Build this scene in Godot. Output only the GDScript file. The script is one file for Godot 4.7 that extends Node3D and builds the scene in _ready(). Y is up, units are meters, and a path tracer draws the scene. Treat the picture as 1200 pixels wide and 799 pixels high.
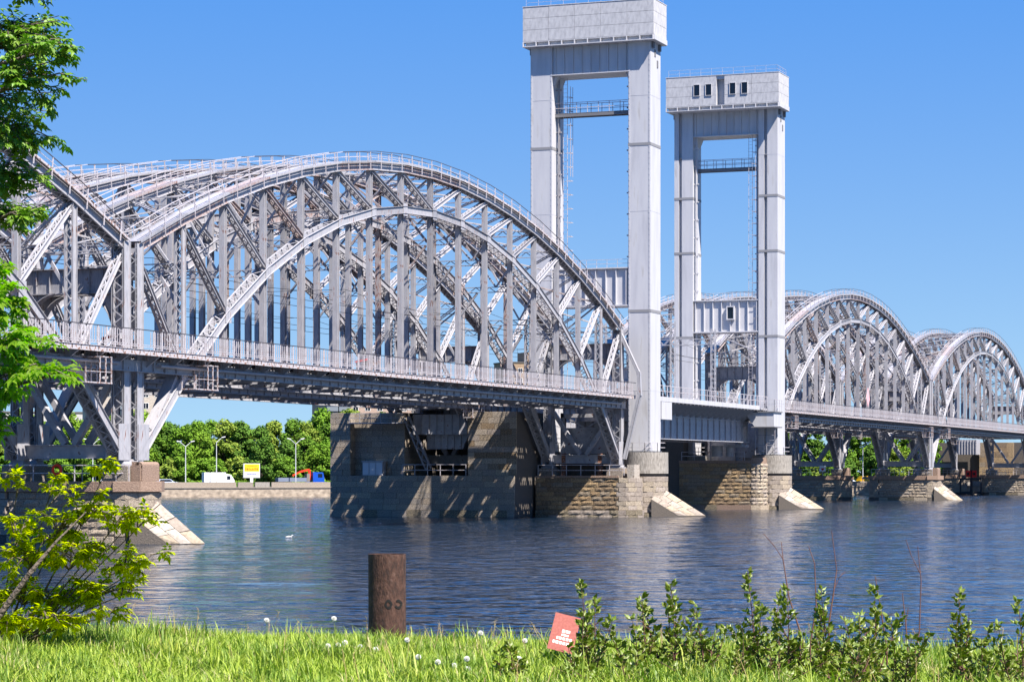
extends Node3D
# A pair of parallel railway arch bridges over a river, a lift section with two portal towers, seen from a grassy bank.
# x runs across the bridges (the near truss stands at x = 0), s runs along them away from the viewer (s = -z), y is up, water at y = 0.

const EYE := Vector3(86.0, 4.896, 153.27)
const YAW := 20.686
const FOCAL := 2945.0      # in photograph pixels (1200 x 799)
const HORIZON := 553.0
const BANK := 3.13         # height of the near bank

var rng := RandomNumberGenerator.new()
var M := {}
var FWD := Vector3.ZERO
var RGT := Vector3.ZERO
var taken := {}

func P(x: float, y: float, s: float) -> Vector3:
	return Vector3(x, y, -s)

# a place on the banks: metres ahead of and to the right of the spot where the photographer stands
func bank(ahead: float, right: float, y: float) -> Vector3:
	var p := EYE + FWD * ahead + RGT * right
	return Vector3(p.x, y, p.z)

# ---------------------------------------------------------------- mesh building
class MB:
	var v := PackedVector3Array()
	var n := PackedVector3Array()
	var c := PackedColorArray()
	var tint := Color(1, 1, 1)
	var tinted := false
	func put(a: Vector3, m: Vector3) -> void:
		v.append(a)
		n.append(m)
		if tinted:
			c.append(tint)
	func tri(a: Vector3, b: Vector3, d: Vector3) -> void:
		var m := (b - a).cross(d - a).normalized()
		put(a, m); put(d, m); put(b, m)
	func quad(a: Vector3, b: Vector3, d: Vector3, e: Vector3) -> void:
		var m := (d - a).cross(e - b).normalized()
		put(a, m); put(d, m); put(b, m)
		put(a, m); put(e, m); put(d, m)
	func quadn(a: Vector3, b: Vector3, d: Vector3, e: Vector3, na: Vector3, nb: Vector3, nd: Vector3, ne: Vector3) -> void:
		put(a, na); put(d, nd); put(b, nb)
		put(a, na); put(e, ne); put(d, nd)
	func box(o: Vector3, x: Vector3, y: Vector3, z: Vector3) -> void:
		quad(o + x - y - z, o + x + y - z, o + x + y + z, o + x - y + z)
		quad(o - x - y - z, o - x - y + z, o - x + y + z, o - x + y - z)
		quad(o - x + y - z, o - x + y + z, o + x + y + z, o + x + y - z)
		quad(o - x - y - z, o + x - y - z, o + x - y + z, o - x - y + z)
		quad(o - x - y + z, o + x - y + z, o + x + y + z, o - x + y + z)
		quad(o - x - y - z, o - x + y - z, o + x + y - z, o + x - y - z)
	# x and y range, and range along the bridge
	func bb(x0: float, x1: float, y0: float, y1: float, s0: float, s1: float) -> void:
		box(Vector3((x0 + x1) / 2, (y0 + y1) / 2, -(s0 + s1) / 2), Vector3(absf(x1 - x0) / 2, 0, 0), Vector3(0, absf(y1 - y0) / 2, 0), Vector3(0, 0, absf(s1 - s0) / 2))
	func bar(a: Vector3, b: Vector3, w: float, h: float, up := Vector3.UP) -> void:
		var d := b - a
		var z := d.normalized()
		var u := up
		if absf(z.dot(u)) > 0.98:
			u = Vector3(0, 0, 1) if absf(z.z) < 0.9 else Vector3(1, 0, 0)
		var x := u.cross(z).normalized()
		var y := z.cross(x)
		box((a + b) / 2, x * w / 2, y * h / 2, d / 2)
	func cyl(a: Vector3, b: Vector3, r0: float, r1: float, k := 8, caps := true) -> void:
		var z := (b - a).normalized()
		var u := Vector3.UP if absf(z.y) < 0.9 else Vector3(0, 0, 1)
		var x := u.cross(z).normalized()
		var y := z.cross(x)
		for i in k:
			var t0 := TAU * i / k
			var t1 := TAU * (i + 1) / k
			var d0 := x * cos(t0) + y * sin(t0)
			var d1 := x * cos(t1) + y * sin(t1)
			quadn(a + d0 * r0, a + d1 * r0, b + d1 * r1, b + d0 * r1, d0, d1, d1, d0)
			if caps:
				tri(a, a + d1 * r0, a + d0 * r0)
				tri(b, b + d0 * r1, b + d1 * r1)
	# a flat outline (counterclockwise seen against e) pushed along e
	func slab(pts: Array, e: Vector3) -> void:
		var k := pts.size()
		for i in range(1, k - 1):
			tri(pts[0] + e, pts[i] + e, pts[i + 1] + e)
			tri(pts[0], pts[i + 1], pts[i])
		for i in k:
			var a: Vector3 = pts[i]
			var b: Vector3 = pts[(i + 1) % k]
			quad(a, b, b + e, a + e)
	# zigzag lacing between two parallel lines
	func lacing(a0: Vector3, a1: Vector3, b0: Vector3, b1: Vector3, pitch: float, w: float, nrm: Vector3, cross := false) -> void:
		var k := maxi(1, int(round((a1 - a0).length() / pitch)))
		for i in k:
			var t0 := float(i) / k
			var t1 := float(i + 1) / k
			if cross or i % 2 == 0:
				bar(a0.lerp(a1, t0), b0.lerp(b1, t1), w, 0.02, nrm)
			if cross or i % 2 == 1:
				bar(b0.lerp(b1, t0), a0.lerp(a1, t1), w, 0.02, nrm)
	# built-up member: two side plates w apart, h deep, laced or covered on top and bottom
	func member(a: Vector3, b: Vector3, w: float, h: float, up: Vector3, cover_top: bool, cover_bottom: bool, pitch := 0.62) -> void:
		var z := (b - a).normalized()
		var x := up.cross(z).normalized()
		var y := z.cross(x)
		for q in [-1.0, 1.0]:
			var o: Vector3 = x * (w / 2 - 0.02) * q
			bar(a + o, b + o, 0.035, h, y)
			for g in [-1.0, 1.0]:      # flange angles
				var f: Vector3 = x * (w / 2 + 0.05) * q + y * (h / 2 - 0.015) * g
				bar(a + f, b + f, 0.11, 0.028, y)
		for g in [1.0, -1.0]:
			var e: Vector3 = y * (h / 2 + 0.002) * g
			if (g > 0 and cover_top) or (g < 0 and cover_bottom):
				bar(a + e, b + e, w - 0.01, 0.03, y)
			else:
				var o2: Vector3 = x * (w / 2 - 0.05)
				lacing(a + o2 + e, b + o2 + e, a - o2 + e, b - o2 + e, pitch, 0.085, y)
	func mesh() -> ArrayMesh:
		var arr := []
		arr.resize(Mesh.ARRAY_MAX)
		arr[Mesh.ARRAY_VERTEX] = v
		arr[Mesh.ARRAY_NORMAL] = n
		if tinted:
			arr[Mesh.ARRAY_COLOR] = c
		var m := ArrayMesh.new()
		m.add_surface_from_arrays(Mesh.PRIMITIVE_TRIANGLES, arr)
		return m

func origin_of(node: Node3D) -> Vector3:
	var o := Vector3.ZERO
	var q = node
	while q != self and q is Node3D:
		o += q.position
		q = q.get_parent()
	return o

# commits world-space shapes as one named part under parent
func part(called: String, mb: MB, mat: Material, parent: Node3D) -> MeshInstance3D:
	var o := origin_of(parent)
	if o != Vector3.ZERO:
		for i in mb.v.size():
			mb.v[i] -= o
	var r := MeshInstance3D.new()
	r.mesh = mb.mesh()
	r.material_override = mat
	r.name = called
	parent.add_child(r, true)
	return r

func numbered(called: String) -> String:
	if not taken.has(called):
		taken[called] = 0
		return called
	taken[called] += 1
	return "%s_%03d" % [called, taken[called]]

func thing(called: String, label: String, category: String, at: Vector3, group := "") -> Node3D:
	var o := Node3D.new()
	o.name = numbered(called)
	add_child(o)
	o.position = at
	tag(o, label, category, group)
	return o

func tag(o: Node, label: String, category: String, group := "") -> void:
	o.set_meta("label", label)
	o.set_meta("category", category)
	if group != "":
		o.set_meta("group", group)

func setting(called: String, mb: MB, mat: Material) -> MeshInstance3D:
	var o := part(called, mb, mat, self)
	o.set_meta("kind", "structure")
	return o

func copy(src: Node3D, at: Vector3, label: String) -> Node3D:
	var o: Node3D = src.duplicate()
	var stem := String(src.name)
	if stem.length() > 4 and stem[stem.length() - 4] == "_" and stem.right(3).is_valid_int():
		stem = stem.left(stem.length() - 4)
	o.name = numbered(stem)
	add_child(o)
	o.position = at
	o.set_meta("label", label)
	return o

func sub(called: String, parent: Node3D, at := Vector3.ZERO) -> Node3D:
	var o := Node3D.new()
	o.name = called
	o.position = at
	parent.add_child(o, true)
	return o

# ---------------------------------------------------------------- materials
func noise_tex(freq: float, seed_: int, ramp: Array, size := 512, octaves := 5, kind := FastNoiseLite.TYPE_SIMPLEX_SMOOTH, normal := 0.0) -> NoiseTexture2D:
	var f := FastNoiseLite.new()
	f.noise_type = kind
	f.seed = seed_
	f.frequency = freq
	f.fractal_octaves = octaves
	f.fractal_gain = 0.55
	var t := NoiseTexture2D.new()
	t.width = size
	t.height = size
	t.seamless = true
	t.noise = f
	if normal > 0.0:
		t.as_normal_map = true
		t.bump_strength = normal
	if ramp.size() > 0:
		var g := Gradient.new()
		g.offsets = PackedFloat32Array()
		g.colors = PackedColorArray()
		var off := PackedFloat32Array()
		var col := PackedColorArray()
		for r in ramp:
			off.append(r[0])
			col.append(r[1])
		g.offsets = off
		g.colors = col
		t.color_ramp = g
	return t

func mat(color: Color, rough := 0.8, metal := 0.0) -> StandardMaterial3D:
	var m := StandardMaterial3D.new()
	m.albedo_color = color
	m.roughness = rough
	m.metallic = metal
	return m

func textured(ramp: Array, freq: float, seed_: int, rough: float, metres: float, bump := 0.0, bump_freq := 0.03, world := true) -> StandardMaterial3D:
	var m := mat(Color.WHITE, rough)
	m.albedo_texture = noise_tex(freq, seed_, ramp)
	m.uv1_triplanar = true
	m.uv1_world_triplanar = world
	m.uv1_scale = Vector3.ONE / metres
	if bump > 0.0:
		m.heightmap_enabled = true
		m.heightmap_scale = bump
		m.heightmap_texture = noise_tex(bump_freq, seed_ + 7, [], 512, 4)
	return m

func g(r: float, gg: float, b: float) -> Color:
	return Color(r, gg, b)

func leaf_mat(r: float, gg: float, b: float, back := 0.55) -> StandardMaterial3D:
	var m := mat(g(r, gg, b), 0.5)
	m.backlight_enabled = true
	m.backlight = g(minf(1.0, r * 1.3) * back * 2, minf(1.0, gg * 1.3) * back * 2, b * back * 1.4)
	m.cull_mode = BaseMaterial3D.CULL_DISABLED
	return m

func make_materials() -> void:
	var base := g(0.595, 0.595, 0.615)
	M.paint = textured([[0.1, g(0.54, 0.54, 0.56)], [0.35, base], [0.72, g(0.635, 0.635, 0.655)], [0.82, g(0.58, 0.51, 0.50)], [0.92, g(0.42, 0.31, 0.28)]], 0.012, 3, 0.5, 5.0)
	M.paint.uv1_scale = Vector3(0.42, 0.11, 0.42)
	M.paint_dark = textured([[0.1, g(0.46, 0.46, 0.48)], [0.5, g(0.55, 0.55, 0.57)], [0.74, g(0.585, 0.58, 0.595)], [0.86, g(0.43, 0.32, 0.29)]], 0.012, 9, 0.5, 4.0)
	M.paint_dark.uv1_scale = Vector3(0.5, 0.14, 0.5)
	M.paint_rusty = textured([[0.0, g(0.58, 0.56, 0.57)], [0.5, g(0.60, 0.57, 0.57)], [0.66, g(0.54, 0.44, 0.42)], [0.84, g(0.41, 0.28, 0.24)]], 0.014, 13, 0.6, 3.0)
	M.paint_rusty.uv1_scale = Vector3(0.6, 0.16, 0.6)
	M.rust = textured([[0.2, g(0.34, 0.20, 0.14)], [0.5, g(0.47, 0.29, 0.20)], [0.75, g(0.60, 0.50, 0.46)]], 0.02, 17, 0.8, 2.0)
	M.fascia = textured([[0.0, g(0.63, 0.62, 0.64)], [0.55, g(0.70, 0.68, 0.69)], [0.68, g(0.57, 0.45, 0.39)], [0.84, g(0.38, 0.24, 0.18)]], 0.016, 21, 0.6, 3.0)
	M.girder = textured([[0.1, g(0.54, 0.54, 0.56)], [0.5, g(0.595, 0.595, 0.615)], [0.78, g(0.635, 0.635, 0.655)], [0.9, g(0.43, 0.33, 0.30)]], 0.012, 25, 0.5, 5.0)
	M.rail = textured([[0.0, g(0.63, 0.62, 0.64)], [0.62, g(0.72, 0.71, 0.73)], [0.8, g(0.47, 0.36, 0.32)]], 0.03, 27, 0.6, 2.0)
	M.handrail = mat(g(0.24, 0.23, 0.25), 0.6)
	M.tower = textured([[0.1, g(0.665, 0.665, 0.68)], [0.4, g(0.70, 0.70, 0.715)], [0.75, g(0.72, 0.72, 0.73)], [0.95, g(0.66, 0.65, 0.645)]], 0.01, 31, 0.5, 14.0)
	M.tower.uv1_scale = Vector3(0.16, 0.022, 0.16)
	M.cladding = textured([[0.05, g(0.62, 0.62, 0.63)], [0.5, g(0.685, 0.685, 0.695)], [0.95, g(0.73, 0.73, 0.735)]], 0.012, 33, 0.7, 3.0, 0.5, 0.012)
	M.cladding.uv1_scale = Vector3(0.35, 0.15, 0.35)
	M.seam = mat(g(0.42, 0.42, 0.43), 0.7)
	M.band = mat(g(0.50, 0.50, 0.51), 0.7)
	M.glass = mat(g(0.05, 0.08, 0.13), 0.08)
	M.sleeper = mat(g(0.13, 0.11, 0.10), 0.9)
	M.plank = textured([[0.2, g(0.33, 0.25, 0.21)], [0.6, g(0.46, 0.37, 0.33)]], 0.03, 35, 0.9, 2.0)
	M.steel_rail = mat(g(0.35, 0.30, 0.28), 0.4, 0.6)
	M.wire = mat(g(0.12, 0.12, 0.13), 0.6)
	# stone
	M.stone = []
	var tones := [[0.59, 0.545, 0.49], [0.54, 0.505, 0.465], [0.63, 0.58, 0.51], [0.56, 0.51, 0.45]]
	for i in 4:
		var t = tones[i]
		M.stone.append(textured([[0.15, g(t[0] * 0.66, t[1] * 0.66, t[2] * 0.66)], [0.5, g(t[0], t[1], t[2])], [0.85, g(t[0] * 1.2, t[1] * 1.2, t[2] * 1.2)]], 0.035, 41 + i, 0.9, 2.2, 6.0, 0.05))
	M.ochre = []
	tones = [[0.57, 0.485, 0.37], [0.51, 0.44, 0.35], [0.61, 0.525, 0.40], [0.54, 0.49, 0.42]]
	for i in 4:
		var t = tones[i]
		M.ochre.append(textured([[0.15, g(t[0] * 0.7, t[1] * 0.66, t[2] * 0.62)], [0.5, g(t[0], t[1], t[2])], [0.85, g(t[0] * 1.18, t[1] * 1.18, t[2] * 1.2)]], 0.03, 51 + i, 0.92, 2.4, 10.0, 0.045))
	M.slab = []
	tones = [[0.58, 0.54, 0.50], [0.63, 0.60, 0.56], [0.53, 0.49, 0.45], [0.60, 0.55, 0.48]]
	for i in 4:
		var t = tones[i]
		M.slab.append(textured([[0.1, g(t[0] * 0.78, t[1] * 0.74, t[2] * 0.7)], [0.5, g(t[0], t[1], t[2])], [0.9, g(t[0] * 1.12, t[1] * 1.12, t[2] * 1.12)]], 0.018, 61 + i, 0.8, 2.5, 2.0))
	M.mortar = textured([[0.2, g(0.30, 0.28, 0.26)], [0.8, g(0.40, 0.37, 0.34)]], 0.03, 71, 0.95, 2.0, 3.0)
	M.pink = textured([[0.15, g(0.42, 0.34, 0.29)], [0.5, g(0.53, 0.445, 0.385)], [0.85, g(0.61, 0.53, 0.47)]], 0.03, 73, 0.85, 2.0, 3.0)
	M.concrete = textured([[0.1, g(0.42, 0.40, 0.37)], [0.5, g(0.54, 0.52, 0.49)], [0.9, g(0.62, 0.60, 0.57)]], 0.02, 75, 0.9, 3.5, 3.0)
	M.concrete.uv1_scale = Vector3(0.5, 0.12, 0.5)
	M.algae = textured([[0.2, g(0.22, 0.21, 0.18)], [0.5, g(0.42, 0.38, 0.31)], [0.8, g(0.62, 0.57, 0.48)]], 0.03, 77, 0.8, 2.0, 4.0)

# ---------------------------------------------------------------- the arch spans
const SPAN := 107.0
const PANELS := 16
const XN := 0.0
const XF := -8.0

func top_y(k: float) -> float:
	var t := (k - 8.0) / 8.0
	return 31.3 - 10.9 * t * t

func inner_y(k: float) -> float:
	var t := (k - 8.0) / 8.0
	return 27.9 - 17.9 * t * t - 4.2 * t * t * t * t

func paint() -> Material:
	var r := rng.randf()
	return M.paint if r < 0.66 else (M.paint_dark if r < 0.88 else M.paint_rusty)

func build_truss(root: Node3D, x: float, s0: float, side: float) -> void:
	var p := SPAN / PANELS
	for k in PANELS:
		var a := P(x, top_y(k), s0 + k * p)
		var b := P(x, top_y(k + 1), s0 + (k + 1) * p)
		var dir := (b - a).normalized()
		var up := Vector3(1, 0, 0).cross(dir)
		if up.y < 0:
			up = -up
		var m := MB.new()
		m.member(a, b, 0.66, 0.62, up, true, false, 0.5)
		var ch := part("top_chord_segment", m, paint(), root)
		# walkway on the chord
		var w := MB.new()
		w.bar(a + up * 0.46, b + up * 0.46, 1.0, 0.05, up)
		for q in [-0.62, 0.62]:
			w.bar(a + up * 0.42 + Vector3(q, 0, 0), b + up * 0.42 + Vector3(q, 0, 0), 0.05, 0.16, up)
		part("walkway", w, M.fascia if k > 8 else paint(), root)
		for q in [-0.62, 0.62]:
			var r := MB.new()
			for i in 3:
				var o := a.lerp(b, (i + 0.5) / 3.0) - up * 0.2 + Vector3(q, 0, 0)
				r.bar(o, o + up * 0.5 + Vector3(0, 0.92, 0), 0.065, 0.065)
				if i % 2 == 0:
					r.bar(o + Vector3(0, 1.1, 0), o + dir * 0.55 + up * 0.5, 0.035, 0.035)
			for h in [0.5]:
				r.bar(a + up * 0.35 + Vector3(q, h, 0), b + up * 0.35 + Vector3(q, h, 0), 0.035, 0.035)
			var rl := part("chord_railing", r, M.rail, root)
			var t := MB.new()
			t.bar(a + up * 0.35 + Vector3(q, 0.9, 0), b + up * 0.35 + Vector3(q, 0.9, 0), 0.05, 0.05)
			part("handrail", t, M.handrail if k > 4 else M.rail, rl)
		# inner arch
		a = P(x, inner_y(k), s0 + k * p)
		b = P(x, inner_y(k + 1), s0 + (k + 1) * p)
		dir = (b - a).normalized()
		up = Vector3(1, 0, 0).cross(dir)
		if up.y < 0:
			up = -up
		var n := MB.new()
		n.member(a, b, 0.85, 0.64, up, false, false, 0.55)
		part("inner_arch_segment", n, paint(), root)
	# verticals
	for k in range(1, PANELS):
		var s := s0 + k * p
		var y1 := top_y(k) - 0.3
		var m := MB.new()
		if k == 1 or k == PANELS - 1:
			m.member(P(x, 11.8, s), P(x, y1, s), 0.5, 0.55, Vector3(0, 0, 1), false, false, 0.5)
		else:
			for q in [-0.2, 0.2]:
				m.bb(x - 0.22, x + 0.22, 11.8, y1, s + q - 0.018, s + q + 0.018)
			m.bb(x - 0.018, x + 0.018, 11.8, y1, s - 0.18, s + 0.18)
			# gusset at the arch
			var gy := inner_y(k)
			if gy > 14.0:
				for q in [-0.46, 0.46]:
					m.bb(x + q - 0.02, x + q + 0.02, gy - 0.55, gy + 0.55, s - 0.45, s + 0.45)
		part("vertical_post", m, paint(), root)
	# diagonals
	for k in range(0, PANELS + 1):
		if k == 8:
			continue
		var j := k + 1 if k < 8 else k - 1
		var a := P(x, top_y(k) - 0.35, s0 + k * p)
		var b := P(x, maxf(inner_y(j) + 0.3, 12.2), s0 + j * p)
		var m := MB.new()
		m.member(a, b, 0.36, 0.36, Vector3.UP, false, false, 0.42)
		part("diagonal_brace", m, paint(), root)
	# end posts
	for e in [0, PANELS]:
		var s: float = s0 + e * p
		var m := MB.new()
		for q in [-0.42, 0.42]:
			m.bb(x + q - 0.025, x + q + 0.025, 5.75, top_y(e) + 0.3, s - 0.45, s + 0.45)
			for f in [-0.43, 0.43]:
				m.bb(x + q - 0.1, x + q + 0.1, 5.75, top_y(e) + 0.3, s + f - 0.02, s + f + 0.02)
		var y := 5.9
		while y < top_y(e) - 0.9:      # web plate with oval openings
			m.bb(x - 0.4, x + 0.4, y, y + 1.15, s - 0.03, s + 0.03)
			for q in [-0.3, 0.3]:
				m.bb(x + q - 0.1, x + q + 0.1, y + 1.15, y + 1.75, s - 0.03, s + 0.03)
			y += 1.75
		m.bb(x - 0.4, x + 0.4, y, top_y(e), s - 0.03, s + 0.03)
		m.lacing(P(x - 0.35, 6, s - 0.46), P(x - 0.35, 20, s - 0.46), P(x + 0.35, 6, s - 0.46), P(x + 0.35, 20, s - 0.46), 0.5, 0.07, Vector3(0, 0, 1))
		part("end_post", m, M.paint, root)
		var g1 := MB.new()      # gusset over the bearing
		for q in [-0.5, 0.5]:
			var d := 1.0 if e == 0 else -1.0
			g1.bb(x + q - 0.03, x + q + 0.03, 5.7, 8.2, s - 0.3 if d > 0 else s - 1.2, s + 1.2 if d > 0 else s + 0.3)
		part("gusset_plate", g1, M.paint, root)
		var b2 := MB.new()
		b2.bb(x - 0.7, x + 0.7, 5.30, 5.44, s - 0.7, s + 0.7)
		b2.slab([P(x - 0.6, 5.44, s - 0.55), P(x + 0.6, 5.44, s - 0.55), P(x + 0.4, 5.78, s - 0.35), P(x - 0.4, 5.78, s - 0.35)], Vector3(0, 0, -0.9))
		part("bearing", b2, M.girder, root)

func build_deck(root: Node3D, s0: float) -> void:
	var p := SPAN / PANELS
	var xs := [XN, XF]
	for side in 2:
		var x: float = xs[side]
		var out := 1.0 if side == 0 else -1.0
		var xe := x + out * 1.75
		for k in PANELS:
			var a := s0 + k * p - (0.88 if k == 0 else 0.0)
			var b := s0 + (k + 1) * p + (0.88 if k == PANELS - 1 else 0.0)
			# edge girder with stiffeners
			var m := MB.new()
			var xg := x + out * 0.55
			m.bb(xg - 0.02, xg + 0.02, 11.85, 12.55, a, b)
			m.bb(xg - 0.16, xg + 0.16, 11.80, 11.85, a, b)
			m.bb(xg - 0.12, xg + 0.12, 12.55, 12.59, a, b)
			for i in 4:
				var q := a + p * (i + 0.5) / 4
				m.bb(xg - 0.14, xg + 0.14, 11.85, 12.55, q - 0.02, q + 0.02)
			part("edge_girder", m, M.girder, root)
			if side == 1:
				continue
			# walkway plates, fascia and brackets
			var w := MB.new()
			w.bb(minf(x + out * 0.5, xe), maxf(x + out * 0.5, xe), 13.14, 13.2, a, b)
			part("walkway_slab", w, M.plank, root)
			var fm := MB.new()
			fm.bb(xe - 0.03, xe + 0.03, 12.88, 13.24, a + 0.01, b - 0.01)
			fm.bb(xe - 0.08, xe + 0.08, 13.24, 13.27, a + 0.01, b - 0.01)
			part("fascia_plate", fm, M.fascia, root)
			for i in 2:
				var q := a + p * (i + 0.5) / 2
				var br := MB.new()
				br.slab([P(xg, 12.2, q), P(xe - out * 0.04, 12.98, q), P(xe - out * 0.04, 13.12, q), P(xg, 13.12, q)] if out > 0 else [P(xg, 13.12, q), P(xe - out * 0.04, 13.12, q), P(xe - out * 0.04, 12.98, q), P(xg, 12.2, q)], Vector3(0, 0, 0.05))
				br.bar(P(xg, 12.15, q - 0.02), P(xe - out * 0.04, 12.95, q - 0.02), 0.14, 0.03)
				br.bb(xg - 0.25, xg + 0.35, 12.6, 13.13, q - 0.3, q - 0.26)
				br.bb(xg - 0.25, xg + 0.35, 12.6, 13.13, q + 0.26, q + 0.3)
				part("walkway_bracket", br, M.paint, root)
			# railing
			var r := MB.new()
			for i in 6:
				var q := a + p * (i + 0.5) / 6
				r.bb(xe - 0.03, xe + 0.03, 12.95, 14.6, q - 0.05, q + 0.05)
			for h in [13.42, 13.55]:
				r.bb(xe - 0.02, xe + 0.02, h, h + 0.04, a, b)
			for i in 20:
				var q := a + p * (i + 0.25) / 20
				r.bb(xe - 0.02, xe + 0.02, 13.45, 14.5, q - 0.025, q + 0.025)
			var rr := part("railing", r, M.rail, root)
			var t := MB.new()
			t.bb(xe - 0.035, xe + 0.035, 14.58, 14.64, a, b)
			part("handrail", t, M.handrail, rr)
	for k in PANELS + 1:
		var q := s0 + k * p
		var m := MB.new()
		m.bb(XF + 0.3, XN - 0.3, 11.9, 12.75, q - 0.02, q + 0.02)
		m.bb(XF + 0.3, XN - 0.3, 11.85, 11.9, q - 0.22, q + 0.22)
		m.bb(XF + 0.3, XN - 0.3, 12.75, 12.8, q - 0.22, q + 0.22)
		part("floor_beam", m, M.girder, root)
		if k < PANELS:
			var b := MB.new()
			b.bar(P(XF + 0.4, 12.02, q), P(XN - 0.4, 12.02, q + p), 0.22, 0.1)
			b.bar(P(XN - 0.4, 12.13, q), P(XF + 0.4, 12.13, q + p), 0.22, 0.1)
			part("bottom_lateral_brace", b, M.girder, root)
	for x in [-1.2, -3.1, -4.9, -6.8]:
		var m := MB.new()
		m.bb(x - 0.02, x + 0.02, 12.3, 12.85, s0, s0 + SPAN)
		m.bb(x - 0.15, x + 0.15, 12.26, 12.3, s0, s0 + SPAN)
		m.bb(x - 0.15, x + 0.15, 12.81, 12.86, s0, s0 + SPAN)
		part("stringer", m, M.girder, root)
	for k in PANELS:  # boards added to keep sunlight off the beams below the deck
		var m := MB.new()
		var a := s0 + k * p
		for xb in [[-0.78, 0.48], [-4.4, -3.6]]:
			m.bb(xb[0], xb[1], 13.1, 13.14, a, a + p - 0.02)
		for c in [-2.1, -5.9]:
			m.bb(c - 0.3, c + 0.3, 13.105, 13.14, a, a + p - 0.02)
		part("added_sun_block_boards", m, M.plank, root)
	for c in [-2.1, -5.9]:
		var m := MB.new()
		var q := s0 + 0.3
		while q < s0 + SPAN - 0.2:
			m.bb(c - 1.3, c + 1.3, 12.88, 13.1, q - 0.12, q + 0.12)
			q += 0.56
		var sl := part("sleepers", m, M.sleeper, root)
		sl.set_meta("kind", "stuff")
		for o in [-0.76, 0.76]:
			var r := MB.new()
			r.bb(c + o - 0.04, c + o + 0.04, 13.1, 13.26, s0, s0 + SPAN)
			part("running_rail", r, M.steel_rail, root)
	# hanging inspection cages by both ends
	for e in [8.0, SPAN - 5.5]:
		var m := MB.new()
		var q: float = s0 + e
		m.bb(0.75, 1.95, 10.75, 10.83, q - 2.6, q + 0.9)
		m.bb(0.75, 1.95, 12.5, 12.55, q - 0.7, q + 0.9)
		for x in [0.8, 1.9]:
			for d in [-0.65, 0.1, 0.85]:
				m.bb(x - 0.035, x + 0.035, 10.8, 12.5, q + d - 0.035, q + d + 0.035)
			m.bb(x - 0.02, x + 0.02, 11.5, 11.54, q - 2.55, q + 0.85)
			m.bb(x - 0.035, x + 0.035, 10.8, 11.8, q - 2.55, q - 2.48)
		m.bb(1.28, 1.34, 12.5, 13.0, q - 0.05, q + 0.05)
		part("inspection_cage", m, M.fascia, root)
	var pm := MB.new()
	pm.cyl(P(0.95, 12.3, s0 + 2), P(0.95, 12.3, s0 + SPAN - 2), 0.12, 0.12, 8)
	part("service_pipe", pm, M.girder, root)

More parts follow.
